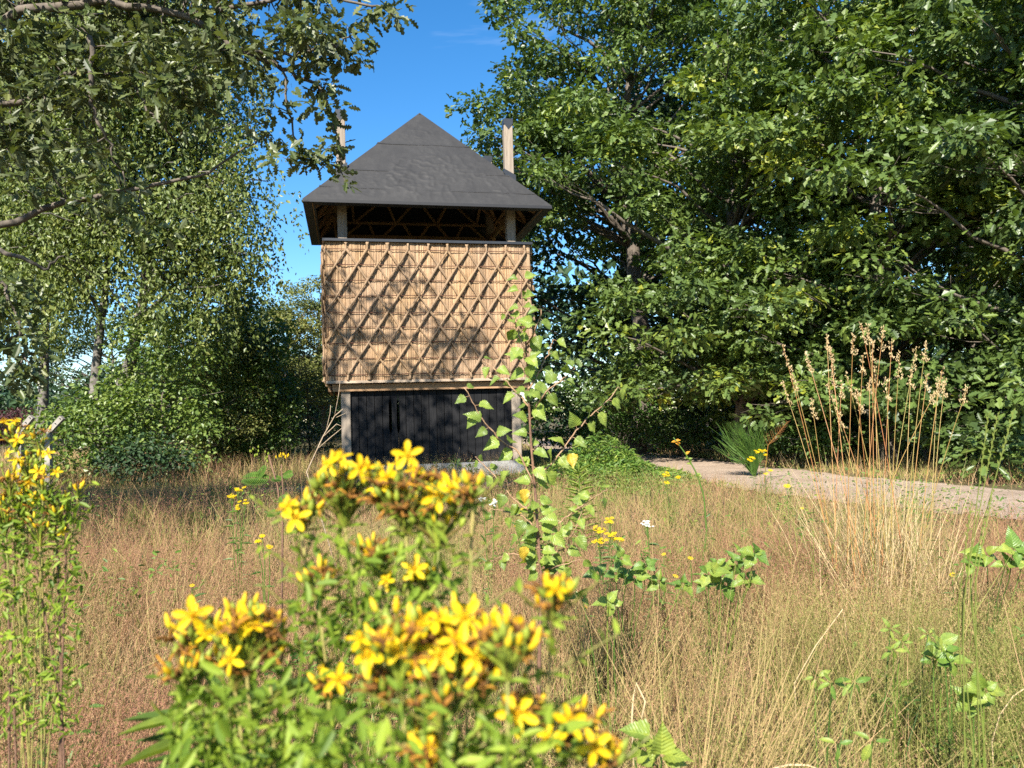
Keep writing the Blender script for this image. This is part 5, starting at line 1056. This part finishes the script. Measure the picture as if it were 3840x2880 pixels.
wort("St John's wort in full bloom rising before the black plank wall", (-.075, .60), .60,
     [(1290, 1830, 135, 26, 26, 30), (1520, 1840, 150, 30, 28, 32), (1640, 1930, 120, 14, 18, 20), (1770, 1830, 62, 6, 9, 8), (1130, 1920, 70, 6, 8, 8), (1420, 2080, 75, 6, 12, 8), (1580, 2170, 70, 4, 8, 8), (1190, 2180, 60, 6, 8, 4)],
     [(1270, 1722, 1.0, UPF), (1240, 1740, .9, LF), (1347, 1754, 1.0, RF), (1528, 1708, 1.05, FR), (1450, 1790, 1.1, LF), (1420, 1830, .8, UPF), (1640, 1860, 1.2, FR), (1690, 1830, 1.1, RF), (1108, 1940, 1.0, FR), (1080, 1900, .8, LF), (1560, 1770, .8, UPF), (1555, 2132, .9, FR), (1450, 2180, .7, LF), (1380, 1750, .7, UPF)], 290, low=.26, fill=(1080, 1720, 1980, 2450, 260))
wort("St John's wort with drooping clusters at the lower left, beside the long narrow leaves", (-.16, .56), .55,
     [(740, 2370, 110, 14, 14, 14), (920, 2360, 130, 18, 20, 16), (1010, 2420, 80, 6, 12, 8), (700, 2500, 80, 8, 12, 10), (880, 2490, 90, 6, 14, 8), (1230, 2560, 60, 5, 8, 5)],
     [(723, 2308, 1.15, FR), (926, 2319, 1.2, FR), (845, 2360, 1.0, LF), (868, 2475, .9, LF), (775, 2383, .8, UPF), (1262, 2545, 1.0, RF), (960, 2350, .8, UPF)], 230, low=.24, fill=(620, 1300, 2480, 2950, 300))
wort("nearest St John's wort, its flowers cut by the lower edge of the picture", (-.03, .47), .47,
     [(1500, 2400, 150, 22, 22, 16), (1720, 2390, 150, 20, 22, 16), (1900, 2420, 110, 10, 18, 12), (1450, 2560, 100, 8, 16, 12), (1650, 2600, 110, 6, 14, 12), (1960, 2650, 90, 4, 12, 6), (2160, 2740, 100, 6, 14, 5), (1620, 2820, 80, 8, 12, 6), (2070, 2240, 80, 12, 12, 6), (2260, 2830, 80, 6, 10, 4), (1800, 2520, 120, 10, 16, 10)],
     [(1386, 2456, 1.1, LF), (1648, 2450, 1.1, FR), (1571, 2348, 1.1, UPF), (1740, 2317, 1.1, FR), (1903, 2340, 1.0, RF), (1941, 2672, 1.15, FR), (2134, 2711, 1.0, RF), (1470, 2380, .8, UPF), (1640, 2330, .8, UPF), (1820, 2360, .8, RF), (1560, 2490, .7, LF), (1500, 2430, .9, FR), (1700, 2400, .9, RF), (1780, 2460, .8, FR), (1880, 2480, .8, RF), (2230, 2800, .9, FR), (2060, 2760, .8, LF), (1620, 2800, .8, FR), (1350, 2400, .8, UPF), (2080, 2210, .7, RF)], 295, low=.24, fill=(1100, 2150, 2640, 3050, 330))
wort("bushy St John's wort at the left edge of the picture", (-.74, 1.18), 1.15,
     [(60, 1620, 70, 8, 8, 8), (150, 1640, 50, 4, 6, 4), (110, 1740, 70, 8, 8, 8), (40, 1790, 70, 8, 8, 8), (160, 1810, 60, 6, 8, 6), (90, 1870, 80, 8, 10, 10), (290, 1830, 35, 6, 2, 2), (220, 1900, 60, 5, 8, 6), (20, 1930, 70, 6, 8, 8), (150, 1980, 60, 4, 6, 6)],
     [(64, 1649, 1.0, FR), (64, 1727, 1.0, UPF), (142, 1767, 1.1, FR), (104, 1811, 1.1, RF), (58, 1582, .9, UPF), (12, 1585, 1.0, UPF), (58, 1782, .9, LF), (121, 1866, .9, FR), (75, 1851, .9, LF), (211, 1770, .8, RF), (180, 1700, .8, RF), (235, 1995, .7, RF), (30, 1700, .8, LF)], 290, leaf_len=.018, low=.5, bud=.010)
# the leafy lower stems of the edge plant
g = Geo(); par = [o for o in bpy.data.objects if o.name.startswith('st_johns_wort')][-1]; org = np.array(par.location); n = 900
px = rng.choice([60, 130, 215, 250, 20], n) + rng.normal(size=n) * 34; py = 1850 + 900 * rng.random(n) ** 1.2; p = np.array([P_(a, b, 1.15 + rng.normal() * .03) for a, b in zip(px, py)]); 
g.inst(OBL, p - org, frames(unit(rng.normal(size=(n, 3)) * .6 + (0, -.3, .7)), unit(rng.normal(size=(n, 3)))), rng.uniform(.008, .018, n), (.5 + .25 * rng.normal(size=n)).clip(0, 1)); g.obj('lower_leaves', M['wort_leaf'], par, kind='stuff')
for a, b, c_ in ((20, 2150, 60), (130, 2100, 250), (215, 2050, 235), (250, 2000, 225), (60, 2000, 30)):
    Pn = np.array([(org[0] + (a - 120) * .0002, org[1], -.01), P_(c_, 2750, 1.15), P_(a, b, 1.15), P_(a - 20, 1820, 1.15)]); tt = np.linspace(0, 3, 14); P = np.stack([np.interp(tt, range(4), Pn[:, i]) for i in range(3)], -1); g = Geo(); g.tube(P - org, np.linspace(.0019, .0011, 14), 5); g.obj('stem', M['sapling_bark'], par, smooth=True)

# ------------------------------------------------------------------ smaller meadow plants
rng = np.random.default_rng(71)
def ragwort(label, heads, Y, leafn=26, mat='petal', hs=.014, group='ragwort in the meadow', name='ragwort', cat_='flower', top=4):
    """yellow daisy heads (px, py, count, radius px) on branching stems"""
    c0 = P_(*heads[0][:2], Y); b = np.array([np.mean([P_(h[0], h[1], Y)[0] for h in heads]), Y, float(ground_z(c0[0], Y))]); t = thing(name, label, cat_, tuple(b), group=group); st = Geo()
    for px, py, cnt, rp in heads:
        c = P_(px, py, Y); R = rp / F * Y; j = c - (0, 0, R * 1.6 + .02); P = wobble(b - (0, 0, .01), j, rng, 8, .06); st.tube(P - b, np.linspace(.003, .0018, 8), 5)
        for _ in range(cnt):
            u = rvec(1, rng)[0]; p = c + u * R * rng.random() ** .5 * (1, 1, .55); g = Geo(); m = 9; a = rng.random() * 6
            ax = unit(np.array([rng.normal() * .3, -.45, 1])); x = unit(np.cross(ax, (0, 1, .3))); y = np.cross(ax, x)
            for k in range(m):
                d = x * math.cos(a + k * 6.283 / m) + y * math.sin(a + k * 6.283 / m); s = np.cross(ax, d); g.raw([d * .25, d * .65 + s * .18, d * 1.0, d * .65 - s * .18], [0, 1, 2, 3], [4], rng.uniform(.3, 1))
            g.raw([x * .3, y * .3, -x * .3, -y * .3, ax * .18], [0, 1, 4, 1, 2, 4, 2, 3, 4, 3, 0, 4], [3] * 4, 0); me = g.mesh('flower_head', M[mat]); me.transform(Matrix.Scale(hs * rng.uniform(.8, 1.15), 4)); link('flower_head', me, t, loc=tuple(p - b)); st.tube([j - b, p - b - ax * .002], [.0013, .0008], 4)
        for k in range(leafn // len(heads)):
            f = rng.uniform(.25, .98); p = np.array([np.interp(f, np.linspace(0, 1, 8), P[:, i]) for i in range(3)]); st.inst(LANCE, (p - b)[None], frames(np.array([[0, -.3, 1.]]), unit(np.array([[rng.normal(), rng.normal() * .7, .3]]))), [rng.uniform(.03, .06)], [rng.random() * .6])
    st.obj('stems_and_leaves', M['weed_leaf'], t); return t
ragwort('largest yellow ragwort, right of the sapling', [(2286, 1951, 6, 22), (2243, 1985, 10, 30), (2319, 2025, 9, 30), (2250, 2036, 9, 34), (2290, 2000, 5, 20)], 3.6, 30)
ragwort('yellow ragwort on the far side of the sand track', [(2851, 1694, 9, 22), (2817, 1724, 8, 20), (2875, 1705, 4, 12)], 8.6, 30, hs=.024)
ragwort('single yellow flower in front of the sand track', [(2952, 1821, 2, 6)], 5.5, 8, hs=.028)
ragwort('yellow flowers on a thin stem over the sand track', [(2889, 1764, 3, 8), (2870, 1775, 2, 6)], 7.0, 8, hs=.022)
ragwort('small yellow flowers beside the bramble shoot', [(2497, 1778, 6, 16), (2540, 1790, 4, 12), (2500, 1810, 3, 8)], 7.0, 16, hs=.022)
ragwort('yellow flowers low behind the sapling leaves', [(1960, 1918, 5, 20), (2010, 1910, 4, 14), (1945, 1975, 4, 14)], 4.6, 16, hs=.016)
ragwort('small bushy yellow flower left of the tower in the shade', [(895, 1835, 8, 26), (870, 1860, 6, 16), (915, 1880, 5, 20), (890, 1900, 4, 18)], 4.0, 40, hs=.013)
ragwort('few yellow flowers on a dry stem left of the main blooms', [(970, 2030, 4, 12), (1010, 2050, 3, 8), (985, 2010, 2, 6)], 3.2, 8, hs=.013)
for k, (x, y, lb) in enumerate(((2488, 2078, 'lone yellow bloom in the dry grass right of the largest ragwort'), (2590, 2092, 'tiny yellow bloom above the bramble leaves'), (2470, 2160, 'low yellow bloom left of the bramble leaves'), (2535, 2160, 'low yellow bloom at the bramble leaves'), (3010, 1905, 'yellow bloom in the meadow below the tall dry grass'), (3570, 2155, 'yellow bloom near the right edge of the meadow'), (3180, 2690, 'yellow bloom low in the right of the meadow'), (2195, 2275, 'yellow bloom just right of the nearest blooms'), (720, 2195, 'tiny orange bloom in the left meadow'))):
    ragwort(lb, [(x, y, 1, 3)], 3.2 if y > 2050 else 4.5, 4, hs=.014, group='single small yellow blooms in the meadow', name='meadow_flower')
ragwort('white yarrow right of the largest ragwort', [(2429, 1964, 22, 26)], 3.6, 26, 'white_flower', .008, None, 'yarrow')
ragwort('white yarrow behind the sapling stem', [(1850, 1885, 16, 26), (1810, 1870, 8, 14)], 3.9, 20, 'white_flower', .008, None, 'yarrow')
def leafy(name, label, Y, spots, mat, tpl, size, nr=5, group=None, lift=.0, base=None, fan=1.0, tint=(.3, .9)):
    """compound-leaved plant: palmate fans of leaflets at pixel spots on arching stems"""
    py0 = np.mean([q[1] for q in spots]); Yn = min(Y, 1790 / (py0 - hor(spots[0][0]))); size = size * Yn / Y; Y = Yn
    c = P_(*spots[0][:2], Y); bx = c[0] if base is None else base; b = np.array([bx, Y + .05, 0]); t = thing(name, label, 'plant', tuple(b), group=group); st = Geo()
    for sp in spots:
        p = P_(sp[0], sp[1], Y + rng.normal() * .06); P = wobble(b - (0, 0, .01), p, rng, 6, .08); st.tube(P - b, np.linspace(.0028, .0015, 6), 5, rng.random()); a0 = rng.random() * 6.28; k_ = sp[2] if len(sp) > 2 else 1.0
        for k in range(nr):
            a = a0 + k * 6.283 / nr * fan; d = unit(np.array([math.cos(a), -.25 + rng.normal() * .3, .1 + math.sin(a) * .7])); put_leaf(t, b, p + d * .006, d, unit(np.array([rng.normal() * .3, -.75 + rng.normal() * .2, .8])), size * k_ * rng.uniform(.5, 1.05), fine_mesh(BIRCHF if tpl is BIRCHBIG else OVATEF if tpl is OVATE else OBLF, round(rng.uniform(*tint) * 5) / 5, mat if mat is M['sapling_leaf'] else M['broad_leaf']))
    st.obj('stems', M['weed_leaf'], t); return t
BR = 'bramble shoots in the meadow'
leafy('bramble', 'bright bramble shoot in the middle of the right meadow', 3.3, [(2690, 2120), (2760, 2110), (2800, 2170), (2720, 2190), (2640, 2190), (2790, 2100), (2830, 2080)], M['weed_leaf'], BIRCHBIG, .075, 5, BR)
leafy('bramble', 'bramble shoot right below the largest ragwort', 3.1, [(2330, 2095), (2420, 2120), (2380, 2165), (2470, 2180), (2310, 2150), (2560, 2190), (2240, 2150)], M['weed_leaf'], BIRCHBIG, .06, 5, BR, tint=(.4, .9))
leafy('bramble', 'bramble leaves at the right edge of the meadow', 3.0, [(3700, 2080), (3800, 2060), (3640, 2110), (3770, 2120), (3840, 2090)], M['weed_leaf'], BIRCHBIG, .085, 4, BR, tint=(.5, 1))
leafy('broadleaf_seedling', 'upright glossy seedling beside the bramble shoot', 3.15, [(2655, 2150), (2700, 2150)], M['shrub_leaf'], OVATE, .085, 3, tint=(.5, 1))
leafy('broadleaf_seedling', 'small birch seedling leaves right of the nearest blooms', 2.4, [(2280, 2260), (2300, 2270), (2180, 2240)], M['sapling_leaf'], BIRCHBIG, .045, 3, tint=(.4, .8))
leafy('wild_rosette', 'bright green plant low in the right meadow', 2.7, [(3540, 2440), (3560, 2480), (3500, 2470), (3520, 2410)], M['shrub_leaf'], OVATE, .075, 4, tint=(.6, 1))
leafy('wild_rosette', 'star of pale green leaves at the lower right', 2.5, [(3650, 2640), (3690, 2590)], M['weed_leaf'], BIRCHBIG, .075, 6, tint=(.6, 1))
leafy('wild_rosette', 'pale green leaves in the lower middle of the right meadow', 2.5, [(3060, 2540), (3120, 2560), (3200, 2560)], M['weed_leaf'], OBL, .06, 5, tint=(.5, 1))
leafy('wild_rosette', 'small green leaf pair low in the right meadow', 2.3, [(3270, 2780), (3140, 2790)], M['shrub_leaf'], OBL, .07, 3, tint=(.5, 1))
leafy('wild_rosette', 'yellow-green clover leaves beside the bright green plant', 2.7, [(3340, 2360), (3380, 2410), (3480, 2380), (3350, 2440)], M['weed_leaf'], OBL, .04, 5, tint=(.7, 1))
leafy('hazel_sprout', 'sprout with two large yellow-green leaves at the lower edge', 1.35, [(2450, 2760), (2480, 2840), (2380, 2850)], M['weed_leaf'], BIRCHBIG, .055, 3, tint=(.85, 1), fan=.4)
# tansy with feathery leaves left of the tower
def fern_leaf(g, p, d, L_, n, tint):
    d = unit(np.array(d, float)); s = unit(np.cross(d, (0, -.7, .6)))
    for i in range(14):
        f = .12 + .88 * i / 14; c = p + d * L_ * f - np.array([0, 0, .25 * L_ * f * f])
        for sg in (-1, 1): g.inst(LANCE, c[None], frames(unit(np.array([[.1, -.6, .7]])), unit((s * sg + d * .55)[None])), [L_ * .30 * math.sin(math.pi * (.12 + .8 * f)) + .004], [tint + rng.normal() * .1])
tb = P_(1040, 2080, 2.6); tb[2] = 0; tan = thing('tansy', 'feathery leaved tansy with pale yellow bud head left of the tower', 'plant', tuple(tb))
g = Geo(); tp = np.array([tb, P_(1060, 1960, 2.6), P_(1040, 1820, 2.6), P_(1005, 1700, 2.6)]); g.tube(tp - tb, [.004, .0035, .003, .002], 6); g.tube(np.array([tp[1], P_(1062, 1850, 2.6), P_(1055, 1740, 2.6)]) - tb, [.003, .0025, .0015], 5); g.obj('stem', M['sapling_bark'], tan, smooth=True)
for x, y, d, L_ in ((1020, 1800, (-1, -.3, .35), .10), (1050, 1850, (.5, -.5, -.5), .09), (1000, 1740, (-.5, -.2, -.6), .05), (1055, 1790, (.8, -.2, .5), .05), (1060, 1920, (-.8, -.2, .1), .05), (1062, 1800, (-.9, 0, .4), .04)):
    g = Geo(); fern_leaf(g, P_(x, y, 2.6) - tb, d, L_, 14, .5); g.obj('leaf', M['weed_leaf'], tan)
for x, y, k, mt in ((960, 1700, 9, 'capsule'), (1000, 1710, 6, 'capsule'), (1050, 1720, 6, 'petal'), (1075, 1710, 4, 'petal')):
    for _ in range(k): put(tan, tb, P_(x, y, 2.6) + rng.normal(size=3) * .008, (0, -.3, 1), .011, CAPM[2] if mt == 'capsule' else BUDM[2], 'flower_bud')
# toadflax-like plant with long narrow leaves at the lower left
lb_ = P_(840, 2950, .82); lb_[2] = 0; lf = thing('narrow_leaved_plant', 'upright plant with long narrow blue-green leaves at the lower left', 'plant', tuple(lb_)); g = Geo(); top = P_(855, 2600, .82); g.tube(np.array([lb_, P_(850, 2850, .82), top]) - lb_, [.006, .0055, .004], 8); g.obj('stem', M['wort_stem'], lf, smooth=True)
nl_ = Geo(); nl_.raw(LANCE[0] * (1, .45, 1), np.concatenate([np.array(f) for f in LANCE[1]]), [len(f) for f in LANCE[1]], .35); NLM = [nl_.mesh('leaf', M['shrub_leaf'])]; nl2 = Geo(); nl2.raw(LANCE[0] * (1, .5, 1), np.concatenate([np.array(f) for f in LANCE[1]]), [len(f) for f in LANCE[1]], .9); NLM.append(nl2.mesh('leaf', M['weed_leaf']))
for k in range(46):
    f = k / 46; p = lb_ * (1, 1, 0) + np.array([0, 0, .62]) * (1 - f) + np.array([0, 0, top[2]]) * f; p[:2] = (np.array([P_(850, 2850, .82)[:2]])[0] * (1 - f) + top[:2] * f); a = k * 2.4; put_leaf(lf, lb_, p, unit(np.array([math.cos(a) - .35, math.sin(a) * .6, .35 + rng.normal() * .15])), unit(np.array([.1, -.5, 1.])), rng.uniform(.075, .115), NLM[rng.integers(2)])
gb2 = P_(2185, 1860, 5.2); gr_ = thing('goldenrod', 'spiky light green goldenrod stem behind the sapling on the right', 'plant', (gb2[0], gb2[1], 0)); org = np.array([gb2[0], gb2[1], 0]); tp = P_(2170, 1760, 5.2); g = Geo(); g.tube([(0, 0, -.01), tp - org], [.005, .003], 6); g.obj('stem', M['weed_leaf'], gr_)
for k in range(54):
    f = .25 + .75 * k / 54; a = k * 2.4; put_leaf(gr_, org, org + (tp - org) * f, unit(np.array([math.cos(a), math.sin(a), .65 + .5 * (f > .85)])), np.array([0, -.4, 1.]), .13 * (1.1 - .3 * f), NLM[1])
# bramble shoot bending over the track, broom bush
bs = P_(2610, 2080, 4.4); shoot = thing('bramble_shoot', 'single arching bramble shoot with reddish tip before the sand track', 'plant', (bs[0], bs[1], 0)); org = np.array([bs[0], bs[1], 0]); pts = np.array([org] + [P_(x, y, 4.4) for x, y in ((2650, 2000), (2640, 1860), (2610, 1770), (2570, 1700), (2525, 1640))]); g = Geo(); tt = np.linspace(0, 5, 20); P = np.stack([np.interp(tt, range(6), pts[:, i]) for i in range(3)], -1); g.tube(P - org, np.linspace(.006, .003, 20), 6, .5); g.obj('stem', M['weed_leaf'], shoot, smooth=True)
for k, f in enumerate((.99, .95, .9, .84, .78, .78, .7, .6)):
    c = P[int(f * 19)]; g = Geo(); d = unit(np.array([1 if k % 2 else -1, -.2, .3 + rng.normal() * .2])); g.inst(OVATE, (c - org)[None].repeat(3, 0), frames(np.array([[0, -.6, .8]] * 3), unit(d + rng.normal(size=(3, 3)) * .45)), [.03, .024, .024], [.95, .9, .8]); g.obj('leaf', M['weed_leaf'] if k > 3 else M['spent'], shoot)
bb = P_(2830, 1760, 12.0); br = thing('broom_bush', 'feathery green broom bush at the edge of the wood', 'shrub', (bb[0], bb[1], 0)); g = Geo()
for _ in range(260):
    a = rng.random() * 6.28; q = np.array([math.cos(a) * .32 * rng.random() - .14, math.sin(a) * .2 * rng.random(), rng.uniform(.25, .62)]); P = np.array([(0, 0, 0), q * .5 + (0, 0, .08), q, q * 1.25 + (rng.normal() * .1 - .08, rng.normal() * .1, .12)]); g.tube(P, [.006, .005, .004, .0015], 3, rng.random() * .5)
g.obj('twigs', M['weed_leaf'], br, kind='stuff')
db2 = P_(2860, 1690, 11.0); ds_ = thing('dock_stem', 'dry reddish feathery dock stem beside the broom bush', 'dead plant', (db2[0], db2[1], 0)); org = np.array([db2[0], db2[1], 0]); tip = P_(2955, 1580, 11.0); base_ = P_(2880, 1670, 11.0)
g = Geo(); g.tube(np.array([org, base_, tip]) - org, [.006, .005, .003], 5); g.obj('stem', M['spent'], ds_)
g = Geo()
for k in range(24): f = k / 24; c = base_ + (tip - base_) * f - org; d = unit(np.array([1 if k % 2 else -.2, rng.normal() * .3, .5 if k % 2 else .9])) * .16 * (1 - f * .7); g.tube([c, c + d], [.006, .003], 3, .1)
g.obj('side_sprays', M['spent'], ds_, kind='stuff')
# bleached bent stem lying in the grass
for k, (pts, Y, lb) in enumerate((([(2370, 2690), (2375, 2620), (2385, 2560), (2420, 2630), (2400, 2720)], 1.9, 'bleached kinked grass stem right of the nearest blooms'), ([(2900, 2880), (2960, 2868), (3030, 2870), (3080, 2890)], 1.75, 'pale dry stick at the lower edge of the picture'), ([(2980, 2560), (3060, 2420), (3160, 2285), (3180, 2400)], 2.4, 'long straw stem bent over in the right meadow'), ([(3720, 2780), (3750, 2680), (3800, 2610), (3860, 2570)], 2.0, 'pale arching stem at the lower right edge'))):
    P = np.array([P_(x, y, Y) for x, y in pts]); b = np.array([P[0][0], P[0][1], 0]); t = thing('dry_stem', lb, 'dead plant', tuple(b), group='bleached stems in the grass'); g = Geo(); g.tube(np.concatenate([[b * (1, 1, 0)], P]) - b, .0028 if k < 2 else .0018, 5, .9); g.obj('stem', M['straw'], t, smooth=True)
